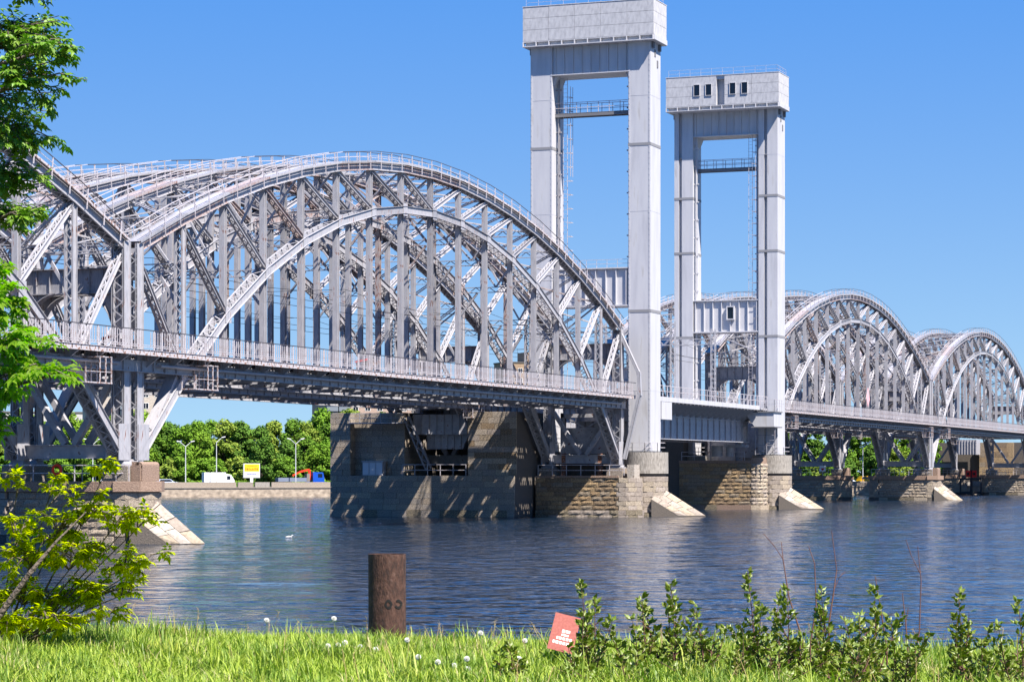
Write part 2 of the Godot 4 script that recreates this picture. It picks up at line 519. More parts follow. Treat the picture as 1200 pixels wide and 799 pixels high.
func build_lateral(root: Node3D, s0: float) -> void:
	var p := SPAN / PANELS
	for k in PANELS + 1:
		var s := s0 + k * p
		var y := top_y(k)
		# top strut: small lattice girder between the chords
		var m := MB.new()
		for h in [-0.28, 0.28]:
			m.bar(P(XF + 0.35, y + h, s), P(XN - 0.35, y + h, s), 0.22, 0.06)
		m.lacing(P(XF + 0.4, y + 0.28, s), P(XN - 0.4, y + 0.28, s), P(XF + 0.4, y - 0.28, s), P(XN - 0.4, y - 0.28, s), 0.75, 0.08, Vector3(0, 0, 1))
		part("top_strut", m, paint(), root)
		if k < PANELS:
			var y2 := top_y(k + 1)
			for d in [0, 1]:
				var a := P(XF + 0.4 if d == 0 else XN - 0.4, y + 0.05 * d, s)
				var b := P(XN - 0.4 if d == 0 else XF + 0.4, y2 + 0.05 * d, s + p)
				var l := MB.new()
				var side := Vector3.UP.cross((b - a).normalized()).normalized() * 0.17
				l.bar(a + side, b + side, 0.09, 0.09)
				l.bar(a - side, b - side, 0.09, 0.09)
				l.lacing(a + side, b + side, a - side, b - side, 0.5, 0.06, Vector3.UP)
				part("top_lateral_brace", l, paint(), root)
		# sway frames
		var yi := inner_y(k)
		if yi > 19.6:
			var f := MB.new()
			var lo := yi - 0.1
			for h in [-0.25, 0.25]:
				f.bar(P(XF + 0.4, lo + h, s), P(XN - 0.4, lo + h, s), 0.2, 0.07)
			f.lacing(P(XF + 0.4, lo + 0.25, s), P(XN - 0.4, lo + 0.25, s), P(XF + 0.4, lo - 0.25, s), P(XN - 0.4, lo - 0.25, s), 0.7, 0.08, Vector3(0, 0, 1))
			f.bar(P(XF + 0.35, y - 0.4, s), P(-4, lo + 0.25, s), 0.12, 0.16)
			f.bar(P(XN - 0.35, y - 0.4, s), P(-4, lo + 0.25, s), 0.12, 0.16)
			for q in [[XF, 1.0], [XN, -1.0]]:
				f.bar(P(q[0] + q[1] * 0.3, lo - 2.4, s), P(q[0] + q[1] * 2.0, lo - 0.3, s), 0.14, 0.2)
			part("sway_frame", f, paint(), root)
		elif k > 0 and k < PANELS and y > 22.5:
			var f := MB.new()
			var lo := 19.6
			for h in [-0.25, 0.25]:
				f.bar(P(XF + 0.3, lo + h, s), P(XN - 0.3, lo + h, s), 0.2, 0.07)
			f.lacing(P(XF + 0.4, lo + 0.25, s), P(XN - 0.4, lo + 0.25, s), P(XF + 0.4, lo - 0.25, s), P(XN - 0.4, lo - 0.25, s), 0.7, 0.08, Vector3(0, 0, 1))
			f.bar(P(XF + 0.35, y - 0.4, s), P(-4, lo + 0.25, s), 0.12, 0.16)
			f.bar(P(XN - 0.35, y - 0.4, s), P(-4, lo + 0.25, s), 0.12, 0.16)
			for q in [[XF, 1.0], [XN, -1.0]]:
				f.bar(P(q[0] + q[1] * 0.3, lo - 2.6, s), P(q[0] + q[1] * 1.8, lo - 0.3, s), 0.14, 0.24)
			part("sway_frame", f, paint(), root)
	# plate portals with curved brackets at both ends
	for e in [0, PANELS]:
		var s: float = s0 + e * p
		var m := MB.new()
		m.bb(XF + 0.4, XN - 0.4, 17.2, 18.9, s - 0.04, s + 0.04)
		for y in [17.2, 18.9]:
			m.bb(XF + 0.4, XN - 0.4, y - 0.03, y + 0.03, s - 0.35, s + 0.35)
		for i in 6:
			var x: float = XF + 1.4 + i * 1.05
			m.bb(x - 0.02, x + 0.02, 17.2, 18.9, s - 0.2, s + 0.2)
		for q in [[XF + 0.4, 1.0], [XN - 0.4, -1.0]]:
			var prev := Vector2.ZERO
			for i in 9:
				var t: float = PI / 2 * i / 8.0
				var c := Vector2(q[0] + q[1] * 2.6 * (1.0 - cos(t)), 13.9 + 3.3 * sin(t))
				if i > 0:
					m.bar(P(prev.x, prev.y, s), P(c.x, c.y, s), 0.7, 0.05, Vector3(-q[1], 1, 0))
					var x0: float = q[0]
					var pts := [P(x0, prev.y, s), P(prev.x, prev.y, s), P(c.x, c.y, s), P(x0, c.y, s)]
					if q[1] < 0:
						pts.reverse()
					m.slab(pts, Vector3(0, 0, 0.05))
				prev = c
		part("end_portal", m, M.paint_dark, root)
		# frame between the bearings below the deck
		var f := MB.new()
		f.bb(XF + 0.5, XN - 0.5, 5.85, 6.75, s - 0.03, s + 0.03)
		for y in [5.85, 6.75]:
			f.bb(XF + 0.5, XN - 0.5, y - 0.03, y + 0.03, s - 0.3, s + 0.3)
		part("bottom_tie", f, M.girder, root)
		for q in [XF + 0.5, XN - 0.5]:
			var d := MB.new()
			d.bar(P(q, 11.5, s), P(-4.0 + (0.35 if q > -4 else -0.35), 6.8, s), 0.5, 0.42)
			part("cross_brace", d, M.girder, root)
		# slanting lattice legs set back from the posts
		var dd := 1.0 if e == 0 else -1.0
		for x in [XF, XN]:
			var l := MB.new()
			l.member(P(x, 6.4, s + dd * 1.0), P(x, 11.6, s + dd * 5.6), 0.6, 0.5, Vector3.UP, true, false, 0.4)
			part("end_strut", l, M.paint, root)

func build_bridges() -> Array:
	var arches := []
	var s1 := 0.3
	var root := thing("arch_truss_span", "nearest complete grey steel arch truss, left of the first lift tower", "bridge span", P(-4, 5.3, s1), "grey arch truss spans")
	build_truss(root, XN, s1, 1.0)
	build_truss(root, XF, s1, -1.0)
	build_lateral(root, s1)
	build_deck(root, s1)
	copy(root, P(-4, 5.3, -1.5 - SPAN), "partly seen steel arch truss behind the tree at the left edge")
	copy(root, P(-4, 5.3, 170.6), "steel arch truss just beyond the second lift tower")
	copy(root, P(-4, 5.3, 279.4), "smallest near steel arch truss reaching the right edge")
	copy(root, P(-19.8, 5.3, s1), "rear parallel steel arch truss seen through the nearest complete arch")
	copy(root, P(-19.8, 5.3, 170.6), "rear parallel steel arch truss seen behind the second lift tower")
	copy(root, P(-19.8, 5.3, 279.4), "rear parallel steel arch truss behind the arch at the right edge")
	for c in root.get_children():
		if String(c.name).begins_with("inspection_cage") and c.mesh.get_aabb().get_center().z < -50:
			root.remove_child(c)
			c.free()
			break
	# bent strut round the walkway end, only on the arch that meets the first tower
	var m := MB.new()
	var s := s1 + SPAN + 0.1
	var pts := [P(0.1, 20.3, s), P(2.35, 15.6, s), P(2.45, 13.4, s), P(0.7, 6.3, s)]
	for i in 3:
		m.bar(pts[i], pts[i + 1], 0.5, 0.34, Vector3(1, 0, 0))
		m.bar(pts[i] + Vector3(0.16, 0, 0), pts[i + 1] + Vector3(0.16, 0, 0), 0.5, 0.04, Vector3(1, 0, 0))
	for i in [1, 2]:
		m.box(pts[i], Vector3(0.2, 0, 0), Vector3(0, 0.2, 0), Vector3(0, 0, 0.24))
	part("outrigger_strut", m, M.paint, root)
	return arches

# ---------------------------------------------------------------- lift towers and the lift section
func railing_line(m: MB, a: Vector3, b: Vector3, h: float, gap: float, t := 0.05) -> void:
	var k := maxi(1, int(round((b - a).length() / gap)))
	for i in k + 1:
		var o := a.lerp(b, float(i) / k)
		m.bar(o, o + Vector3(0, h, 0), t, t)
	for f in [0.5, 1.0]:
		m.bar(a + Vector3(0, h * f, 0), b + Vector3(0, h * f, 0), t, t)

func ladder(parent: Node3D, x: float, s: float, y0: float, y1: float, caged: bool) -> void:
	var m := MB.new()
	for q in [-0.25, 0.25]:
		m.bb(x + q - 0.025, x + q + 0.025, y0, y1, s - 0.025, s + 0.025)
	var y := y0
	while y < y1:
		m.bb(x - 0.25, x + 0.25, y, y + 0.03, s - 0.015, s + 0.015)
		y += 0.45
	part("ladder", m, M.rail, parent)
	if caged:
		var c := MB.new()
		y = y0 + 2.2
		while y < y1 - 1:
			c.bb(x + 0.25, x + 0.75, y, y + 0.06, s - 0.4, s - 0.35)
			c.bb(x + 0.25, x + 0.75, y, y + 0.06, s + 0.35, s + 0.4)
			c.bb(x + 0.72, x + 0.78, y, y + 0.06, s - 0.4, s + 0.4)
			y += 1.55
		for q in [-0.37, 0.37]:
			c.bb(x + 0.72, x + 0.77, y1 - 11, y1 - 1, s + q - 0.025, s + q + 0.025)
		part("safety_cage", c, M.rail, parent)

func build_tower(label: String, sf: float, sb: float, box_f: float, box_b: float, grooved: bool) -> void:
	var xr := 3.0
	var xl := -11.0
	var lw := 2.55
	var root := thing("lift_tower", label, "bridge tower", P(-4, 7.05, (sf + sb) / 2), "lift towers")
	for leg in 2:
		var x0 := xl if leg == 0 else xr - lw
		var x1 := x0 + lw
		var m := MB.new()
		var fr := sf + (0.45 if grooved else 0.0)
		m.bb(x0, x1, 7.05, 52.1, fr, sb)
		if grooved:      # guide channel in the face towards the lift section
			var g0 := x0 + (0.62 if leg == 0 else 0.75)
			m.bb(x0, g0, 7.05, 52.1, sf, fr)
			m.bb(g0 + 0.42, x1, 7.05, 52.1, sf, fr)
		var lg := part("leg", m, M.tower, root)
		for y in [22.4, 40.7, 33.5, 46.2, 13.8]:
			var b := MB.new()
			var main: bool = y == 22.4 or y == 40.7 or (grooved and y == 33.5)
			var h := 0.32 if main else 0.04
			var o := 0.03 if main else 0.012
			b.bb(x0 - o, x1 + o, y, y + h, sf - o, sb + o)
			part("joint_band", b, M.band if main else M.tower, lg)
		for e in 2:      # riveted cover strips along the edges of the front plate
			var st := MB.new()
			var xe := x0 + 0.04 if e == 0 else x1 - 0.2
			if not grooved:
				st.bb(xe, xe + 0.16, 7.3, 51.9, sf - 0.02, sf)
				var yr := 7.5
				while yr < 51.8:
					st.bb(xe + 0.05, xe + 0.11, yr, yr + 0.07, sf - 0.045, sf - 0.02)
					yr += 0.6
				part("cover_strip", st, M.tower, lg)
		# hatches on the outer flank
		if leg == 1:
			for y in [50.6, 49.5]:
				var h2 := MB.new()
				h2.bb(xr, xr + 0.05, y, y + 0.8, sf + 0.3 + (52 - y) * 0.8, sf + 0.75 + (52 - y) * 0.8)
				part("hatch", h2, M.seam, lg)
		# base plate
		var bp := MB.new()
		bp.bb(x0 - 0.12, x1 + 0.12, 7.05, 7.2, sf - 0.12, sb + 0.12)
		part("base_plate", bp, M.seam, lg)
	var xi0 := xl + lw
	var xi1 := xr - lw
	# portal beam with ribs
	var m := MB.new()
	m.bb(xi0, xi1, 49.0, 52.1, sf + 0.22, sb - 0.22)
	m.bb(xi0 - 0.05, xi1 + 0.05, 48.9, 49.0, sf - 0.05, sb)
	part("portal_beam", m, M.tower, root)
	for i in 9:
		var x := xi0 + 0.35 + i * (xi1 - xi0 - 0.7) / 8.0
		var r := MB.new()
		r.bb(x - 0.05, x + 0.05, 49.0, 52.05, sf + 0.02, sf + 0.22)
		part("rib", r, M.tower, root)
	for q in [xi0, xi1]:      # haunch brackets under the beam
		var d := 1.0 if q == xi0 else -1.0
		var h := MB.new()
		var pts := [P(q, 48.9, sf + 0.5), P(q, 47.7, sf + 0.5), P(q + d * 0.5, 48.9, sf + 0.5)]
		if d < 0:
			pts.reverse()
		h.slab(pts, Vector3(0, 0, -(sb - sf - 1.0)))
		part("haunch", h, M.tower, root)
	# machine house
	var bx0 := -11.62
	var bx1 := 3.62
	var house := sub("machine_house", root, Vector3.ZERO)
	var w := MB.new()
	if grooved:
		w.bb(bx0 + 0.06, -4.75, 52.7, 56.55, box_f + 0.06, box_b - 0.06)
		w.bb(-3.65, bx1 - 0.06, 52.7, 56.55, box_f + 0.06, box_b - 0.06)
		w.bb(-4.75, -3.65, 52.2, 56.55, box_f + 0.9, box_b - 0.06)
		w.bb(-4.75, -3.65, 56.1, 56.55, box_f + 0.1, box_f + 0.9)
	else:
		w.bb(bx0 + 0.06, bx1 - 0.06, 52.7, 56.55, box_f + 0.06, box_b - 0.06)
	part("core", w, M.tower, house)
	var rf := MB.new()
	rf.bb(bx0 - 0.04, bx1 + 0.04, 56.55, 56.63, box_f - 0.04, box_b + 0.04)
	part("roof", rf, M.cladding, house)
	# cladding panels, three courses
	var cols := []
	if grooved:
		cols = [[bx0, -8.3], [-8.3, -4.75], [-3.65, 0.0], [0.0, bx1]]
	else:
		for i in 5:
			cols.append([bx0 + i * (bx1 - bx0) / 5, bx0 + (i + 1) * (bx1 - bx0) / 5])
	for row in 3:
		var y0 := 52.72 + row * 1.277
		for c in cols:
			var pm := MB.new()
			pm.bb(c[0] + 0.012, c[1] - 0.012, y0 + 0.015, y0 + 1.262, box_f - rng.randf() * 0.012, box_f + 0.05)
			part("cladding_panel", pm, M.cladding, house)
		for e in 2:
			var sm := (box_b - box_f) / 2
			var pm := MB.new()
			pm.bb(bx1 - 0.05, bx1 + rng.randf() * 0.012, y0 + 0.015, y0 + 1.262, box_f + e * sm + 0.012, box_f + (e + 1) * sm - 0.012)
			part("cladding_panel", pm, M.cladding, house)
	# ribbed skirt below the house
	var sk := MB.new()
	sk.bb(bx0, bx1, 52.1, 52.2, box_f - 0.12, box_b + 0.05)
	sk.bb(bx0 + 0.25, bx1 - 0.25, 52.2, 52.7, box_f + 0.3, box_b - 0.1)
	sk.bb(bx0, bx1, 52.62, 52.7, box_f - 0.02, box_b)
	sk.bb(bx1 - 0.06, bx1 + 0.1, 52.15, 52.7, box_f + 0.05, box_b)
	part("skirt", sk, M.tower, house)
	var k := 11
	for i in k:
		var x := bx0 + 0.06 + i * (bx1 - bx0 - 0.12) / (k - 1)
		var r := MB.new()
		r.bb(x - 0.05, x + 0.05, 52.2, 52.62, box_f - 0.1, box_f + 0.3)
		part("skirt_rib", r, M.tower, house)
	for q in [bx0 + 0.5, bx1 - 0.5]:
		var br := MB.new()
		br.bb(q - 0.12, q + 0.12, 51.4, 52.1, sf + 0.4, sf + 0.9)
		br.bb(q - 0.12, q + 0.12, 51.4, 52.1, sb - 0.9, sb - 0.4)
		part("corbel", br, M.seam, house)
	if grooved:
		for x in [-7.85, -6.25, -3.0, -1.4]:
			var f := MB.new()
			var wn := 0.84
			f.bb(x + 0.03, x + 0.09, 53.95, 55.55, box_f - 0.11, box_f)
			f.bb(x + wn, x + wn + 0.06, 53.95, 55.55, box_f - 0.11, box_f)
			f.bb(x + 0.09, x + wn, 55.46, 55.52, box_f - 0.11, box_f)
			f.bb(x + 0.09, x + wn, 53.98, 54.04, box_f - 0.11, box_f)
			var win := part("window", f, M.tower, house)
			var gl := MB.new()
			gl.bb(x + 0.09, x + wn, 54.04, 55.46, box_f - 0.035, box_f - 0.022)
			part("pane", gl, M.glass, win)
	var rr := MB.new()
	railing_line(rr, P(bx0 + 0.3, 56.6, box_f + 0.3), P(bx1 - 0.3, 56.6, box_f + 0.3), 0.95, 1.5, 0.025)
	railing_line(rr, P(bx1 - 0.3, 56.6, box_f + 0.3), P(bx1 - 0.3, 56.6, box_b - 0.3), 0.95, 1.5, 0.025)
	part("roof_railing", rr, M.rail, house)
	# upper cross walkway
	var wk := MB.new()
	var sw := sf + 1.0
	wk.bb(xi0, xi1, 44.4, 44.75, sw, sw + 0.08)
	wk.bb(xi0, xi1, 44.4, 44.75, sw + 1.2, sw + 1.28)
	wk.bb(xi0, xi1, 44.72, 44.8, sw, sw + 1.28)
	var wp := part("cross_walkway", wk, M.seam, root)
	var wr := MB.new()
	railing_line(wr, P(xi0, 44.8, sw), P(xi1, 44.8, sw), 1.15, 1.3, 0.06)
	railing_line(wr, P(xi0, 44.8, sw + 1.25), P(xi1, 44.8, sw + 1.25), 1.15, 1.3, 0.06)
	part("railing", wr, M.rail, wp)
	# counterweight housing between the legs
	var cw := MB.new()
	cw.bb(xi0 + 0.08, xi1 - 0.08, 23.3, 27.3, sf + 0.35, sb - 0.4)
	cw.bb(xi0 + 0.02, xi1 - 0.02, 27.3, 27.42, sf + 0.05, sb - 0.2)
	cw.bb(xi0 + 0.02, xi1 - 0.02, 23.15, 23.3, sf + 0.05, sb - 0.2)
	var cp := part("counterweight", cw, M.tower, root)
	for i in 8:
		var x := xi0 + 0.3 + i * (xi1 - xi0 - 0.6) / 7.0
		var r := MB.new()
		r.bb(x - 0.05, x + 0.05, 23.3, 27.3, sf + 0.12, sf + 0.35)
		part("rib", r, M.tower, cp)
	var cr := MB.new()
	railing_line(cr, P(xi0 + 1.5, 27.42, sf + 0.4), P(xi1 - 0.2, 27.42, sf + 0.4), 0.9, 1.2, 0.04)
	part("railing", cr, M.rail, cp)
	if grooved:
		var wf := MB.new()
		var wx := -3.9
		wf.bb(wx, wx + 0.14, 24.8, 26.6, sf - 0.06, sf + 0.3)
		wf.bb(wx + 0.95, wx + 1.09, 24.8, 26.6, sf - 0.06, sf + 0.3)
		wf.bb(wx + 0.14, wx + 0.95, 26.46, 26.6, sf - 0.06, sf + 0.3)
		wf.bb(wx + 0.14, wx + 0.95, 24.8, 24.94, sf - 0.06, sf + 0.3)
		var wn2 := part("signal_window", wf, M.tower, cp)
		var gl2 := MB.new()
		gl2.bb(wx + 0.14, wx + 0.95, 24.94, 26.46, sf + 0.1, sf + 0.12)
		part("pane", gl2, M.glass, wn2)
	# guide rails with brackets, ladders
	for q in 2:
		var gm := MB.new()
		var x := xi0 + 0.32 if q == 0 else xi1 - 0.3
		var s := sf + 1.4 if not grooved else sf + 0.6
		gm.bb(x - 0.14, x + 0.14, 13.5, 48.9, s - 0.05, s + 0.05)
		gm.bb(x - 0.03, x + 0.03, 13.5, 48.9, s - 0.2, s + 0.2)
		var y := 14.5
		while y < 48:
			var d := -1.0 if q == 0 else 1.0
			gm.bb(minf(x + d * 0.4, x - d * 0.3), maxf(x + d * 0.4, x - d * 0.3), y, y + 0.14, s - 0.12, s + 0.12)
			y += 2.35
		part("guide_rail", gm, M.paint_dark if not grooved else M.tower, root)
	if grooved:
		ladder(root, xi1 - 1.2, sf + 0.5, 13.4, 49.6, true)
	else:
		ladder(root, xi0 + 1.0, sf + 1.6, 13.4, 48.8, true)

func build_lift_section() -> void:
	var a := 113.6
	var b := 163.9
	var root := thing("lift_span", "blue grey plate girder lift section between the two towers", "bridge span", P(-4, 8.7, (a + b) / 2))
	for x in [-0.95, -7.05]:
		var m := MB.new()
		m.bb(x - 0.03, x + 0.03, 8.8, 11.35, a, b)
		m.bb(x - 0.3, x + 0.3, 8.7, 8.8, a, b)
		m.bb(x - 0.25, x + 0.25, 11.35, 11.45, a, b)
		m.bb(x - 0.03, x + 0.03, 11.45, 12.9, a, b)
		var gi := part("plate_girder", m, M.girder, root)
		var k := 20
		for i in k:
			var s := a + 0.4 + i * (b - a - 0.8) / (k - 1)
			var r := MB.new()
			for d in [-0.2, 0.2]:
				r.bb(x + minf(0, d), x + maxf(0, d), 8.8, 11.35, s - 0.03, s + 0.03)
			part("stiffener", r, M.girder, gi)
			var u := MB.new()
			u.slab([P(x, 11.45, s), P(x + 0.25, 11.45, s), P(x + 2.5, 12.7, s), P(x + 2.5, 12.9, s), P(x, 12.9, s)], Vector3(0, 0, 0.05))
			if x > -2:
				part("deck_bracket", u, M.girder, root)
	var dk := MB.new()
	dk.bb(-9.4, 1.7, 12.9, 13.15, a, b)
	part("deck_plate", dk, M.girder, root)
	var fx := MB.new()
	fx.bb(1.7, 1.78, 12.86, 13.4, a + 3.0, b - 4)
	part("fascia_plate", fx, M.tower, root)
	var rl := MB.new()
	railing_line(rl, P(1.74, 13.4, a + 3.0), P(1.74, 13.4, b - 0.2), 1.25, 1.6, 0.06)
	for i in 30:
		var s := a + 3 + i * (b - a - 3.2) / 30.0
		rl.bb(1.72, 1.76, 12.7, 14.6, s - 0.03, s + 0.03)
	part("railing", rl, M.rail, root)
	var rl2 := MB.new()
	railing_line(rl2, P(-9.4, 13.15, a + 3.0), P(-9.4, 13.15, b - 0.2), 1.25, 1.6, 0.06)
	part("railing", rl2, M.rail, root)
	for c in [-2.1, -5.9]:
		for o in [-0.76, 0.76]:
			var r := MB.new()
			r.bb(c + o - 0.04, c + o + 0.04, 13.15, 13.31, a, b)
			part("running_rail", r, M.steel_rail, root)
	for i in 9:
		var s := a + 1 + i * (b - a - 2) / 8.0
		var f := MB.new()
		f.bb(-7.0, -1.0, 10.6, 12.9, s - 0.04, s + 0.04)
		part("floor_beam", f, M.girder, root)
	# latch housing by the first tower
	var wb := MB.new()
	wb.bb(0.35, 3.1, 10.75, 12.7, 113.4, 117.2)
	part("latch_housing", wb, M.tower, root)
	var wl := MB.new()
	for y in [8.9, 9.5, 10.1, 10.6]:
		wl.bb(2.0, 2.9, y, y + 0.07, 113.5, 113.57)
	for x in [2.0, 2.85]:
		wl.bb(x, x + 0.07, 8.6, 10.75, 113.5, 113.57)
	part("access_ladder", wl, M.rail, root)

func build_tower_platform() -> void:
	var t := thing("tower_platform", "pale boxed walkway platform with railing at foot of second tower", "platform", P(1.5, 10.6, 162.0))
	var m := MB.new()
	m.slab([P(-0.3, 12.55, 160.2), P(1.0, 10.75, 160.2), P(3.6, 10.75, 160.2), P(3.6, 12.55, 160.2)], Vector3(0, 0, -3.8))
	part("body", m, M.tower, t)
	var c := MB.new()
	c.bb(-0.6, 3.75, 12.55, 12.68, 160.05, 164.1)
	c.bb(0.6, 3.7, 10.6, 10.75, 160.1, 164.05)
	part("edge_plate", c, M.seam, t)
	var r := MB.new()
	railing_line(r, P(0.2, 12.68, 160.15), P(3.65, 12.68, 160.15), 1.5, 1.2, 0.05)
	railing_line(r, P(3.65, 12.68, 160.15), P(3.65, 12.68, 164.0), 1.5, 1.3, 0.05)
	part("railing", r, M.rail, t)
	# stair frame and machinery under the platform
	var u := MB.new()
	for x in [0.9, 2.4, 3.5]:
		u.bb(x - 0.05, x + 0.05, 7.1, 10.6, 161.0, 161.1)
	for y in [8.3, 9.6]:
		u.bb(0.9, 3.5, y, y + 0.08, 161.0, 161.08)
	for i in 6:
		u.bb(1.0 + i * 0.35, 1.4 + i * 0.35, 7.2 + i * 0.35, 7.26 + i * 0.35, 161.1, 161.9)
	part("stair_frame", u, M.paint_dark, t)
	var d := MB.new()
	d.bb(-3.4, -0.6, 8.1, 8.4, 161.6, 163.4)
	d.cyl(P(-1.3, 8.4, 162.0), P(-1.3, 10.2, 162.0), 0.25, 0.25, 10)
	d.cyl(P(-1.3, 10.2, 162.0), P(-0.7, 10.9, 162.0), 0.25, 0.25, 10)
	d.cyl(P(-2.9, 6.9, 162.4), P(-2.9, 8.1, 162.4), 0.5, 0.5, 12)
	d.cyl(P(-4.6, 6.9, 162.4), P(-4.6, 8.3, 162.4), 0.75, 0.75, 12)
	part("buffer_machinery", d, M.girder, t)

func build_masts() -> void:
	# lattice catenary masts on the lift section and in front of it, with cross beams and wires
	var spots := [[-0.1, 128.0, "slim lattice catenary mast on lift span nearest the first tower"], [-0.1, 145.0, "slim lattice catenary mast midway along the lift span"], [-8.6, 128.0, "rear lattice catenary mast on lift span nearest the first tower"], [-8.6, 145.0, "rear lattice catenary mast midway along the lift span"]]
	for sp in spots:
		var t := thing("catenary_mast", sp[2], "mast", P(sp[0], 13.15, sp[1]), "catenary masts on the lift span")
		var m := MB.new()
		for q in [[-0.25, -0.25], [0.25, -0.25], [-0.25, 0.25], [0.25, 0.25]]:
			m.bb(sp[0] + q[0] - 0.04, sp[0] + q[0] + 0.04, 13.15, 22.5, sp[1] + q[1] - 0.04, sp[1] + q[1] + 0.04)
		for q in [-0.25, 0.25]:
			m.lacing(P(sp[0] - 0.25, 13.2, sp[1] + q), P(sp[0] - 0.25, 22.5, sp[1] + q), P(sp[0] + 0.25, 13.2, sp[1] + q), P(sp[0] + 0.25, 22.5, sp[1] + q), 0.6, 0.06, Vector3(0, 0, 1))
			m.lacing(P(sp[0] + q, 13.2, sp[1] - 0.25), P(sp[0] + q, 22.5, sp[1] - 0.25), P(sp[0] + q, 13.2, sp[1] + 0.25), P(sp[0] + q, 22.5, sp[1] + 0.25), 0.6, 0.06, Vector3(1, 0, 0))
		part("lattice_shaft", m, M.paint, t)
		if sp[0] > -2:
			var b := MB.new()
			for h in [20.6, 21.3]:
				for d in [-0.25, 0.25]:
					b.bar(P(sp[0], h, sp[1] + d), P(-8.6, h, sp[1] + d), 0.07, 0.07)
			for d in [-0.25, 0.25]:
				b.lacing(P(sp[0], 21.3, sp[1] + d), P(-8.6, 21.3, sp[1] + d), P(sp[0], 20.6, sp[1] + d), P(-8.6, 20.6, sp[1] + d), 0.7, 0.06, Vector3(0, 0, 1))
			part("cross_beam", b, M.paint, t)
	# overhead line: two tracks on each bridge
	var labels := ["black overhead wire over the near bridge's near track", "black overhead wire over the near bridge's far track", "black overhead wire over the rear bridge's near track", "black overhead wire over the rear bridge's far track"]
	var xs := [-2.1, -5.9, -17.9, -21.7]
	for i in 4:
		var x: float = xs[i]
		var t := thing("overhead_wire", labels[i], "wire", P(x, 18.0, 0), "overhead railway wires")
		var c := MB.new()
		c.cyl(P(x, 18.9, -60), P(x, 18.9, 386), 0.022, 0.022, 4, false)
		part("contact_wire", c, M.wire, t)
		var ms := MB.new()
		var s := -60.0
		while s < 380:
			for j in 4:
				var y0 := 19.4 + 0.9 * pow(absf(j / 4.0 - 0.5) * 2, 2)
				var y1 := 19.4 + 0.9 * pow(absf((j + 1) / 4.0 - 0.5) * 2, 2)
				ms.cyl(P(x, y0, s + j * 8.35), P(x, y1, s + (j + 1) * 8.35), 0.02, 0.02, 4, false)
				ms.cyl(P(x, 18.9, s + j * 8.35), P(x, y0, s + j * 8.35), 0.012, 0.012, 4, false)
			s += 33.4
		part("messenger_wire", ms, M.wire, t)

# ---------------------------------------------------------------- masonry
var block_smooth: Array = []
var block_rough: Array = []

func make_blocks() -> void:
	for i in 4:
		var m := MB.new()
		var c := 0.012
		var z := 1.0
		var zb := 0.9
		var o := [Vector3(-0.5, -0.5, zb), Vector3(0.5, -0.5, zb), Vector3(0.5, 0.5, zb), Vector3(-0.5, 0.5, zb)]
		var f := [Vector3(-0.5 + c, -0.5 + c * 2.2, z), Vector3(0.5 - c, -0.5 + c * 2.2, z), Vector3(0.5 - c, 0.5 - c * 2.2, z), Vector3(-0.5 + c, 0.5 - c * 2.2, z)]
		for j in 4:
			f[j] += Vector3(rng.randf_range(-1, 1), rng.randf_range(-1, 1), 0) * 0.01
		m.quad(f[0], f[1], f[2], f[3])
		for j in 4:
			var k := (j + 1) % 4
			m.quad(o[j], o[k], f[k], f[j])
			m.quad(Vector3(o[j].x, o[j].y, 0), Vector3(o[k].x, o[k].y, 0), o[k], o[j])
		block_smooth.append(m.mesh())
	for i in 6:
		var m := MB.new()
		var nx := 4
		var ny := 3
		var pts := []
		for b in ny + 1:
			for a in nx + 1:
				var e := a == 0 or b == 0 or a == nx or b == ny
				var z := 0.55 if e else rng.randf_range(0.75, 1.35)
				var q := Vector3(a / float(nx) - 0.5, b / float(ny) - 0.5, z)
				if not e:
					q += Vector3(rng.randf_range(-0.06, 0.06), rng.randf_range(-0.08, 0.08), 0)
				pts.append(q)
		for b in ny:
			for a in nx:
				var k := b * (nx + 1) + a
				m.tri(pts[k], pts[k + 1], pts[k + nx + 2])
				m.tri(pts[k], pts[k + nx + 2], pts[k + nx + 1])
		m.quad(Vector3(-0.5, -0.5, 0), Vector3(0.5, -0.5, 0), Vector3(0.5, -0.5, 0.55), Vector3(-0.5, -0.5, 0.55))
		m.quad(Vector3(0.5, 0.5, 0), Vector3(-0.5, 0.5, 0), Vector3(-0.5, 0.5, 0.55), Vector3(0.5, 0.5, 0.55))
		m.quad(Vector3(0.5, -0.5, 0), Vector3(0.5, 0.5, 0), Vector3(0.5, 0.5, 0.55), Vector3(0.5, -0.5, 0.55))
		m.quad(Vector3(-0.5, 0.5, 0), Vector3(-0.5, -0.5, 0), Vector3(-0.5, -0.5, 0.55), Vector3(-0.5, 0.5, 0.55))
		block_rough.append(m.mesh())

func put_block(parent: Node3D, at: Vector3, along: Vector3, nrm: Vector3, w: float, h: float, d: float, rough: bool, mats: Array, called := "stone_block") -> void:
	var r := MeshInstance3D.new()
	r.mesh = block_rough[rng.randi() % 6] if rough else block_smooth[rng.randi() % 4]
	r.material_override = mats[rng.randi() % mats.size()]
	r.name = called
	parent.add_child(r, true)
	r.transform = Transform3D(Basis(along * w, Vector3.UP * h, nrm * d), at - origin_of(parent))

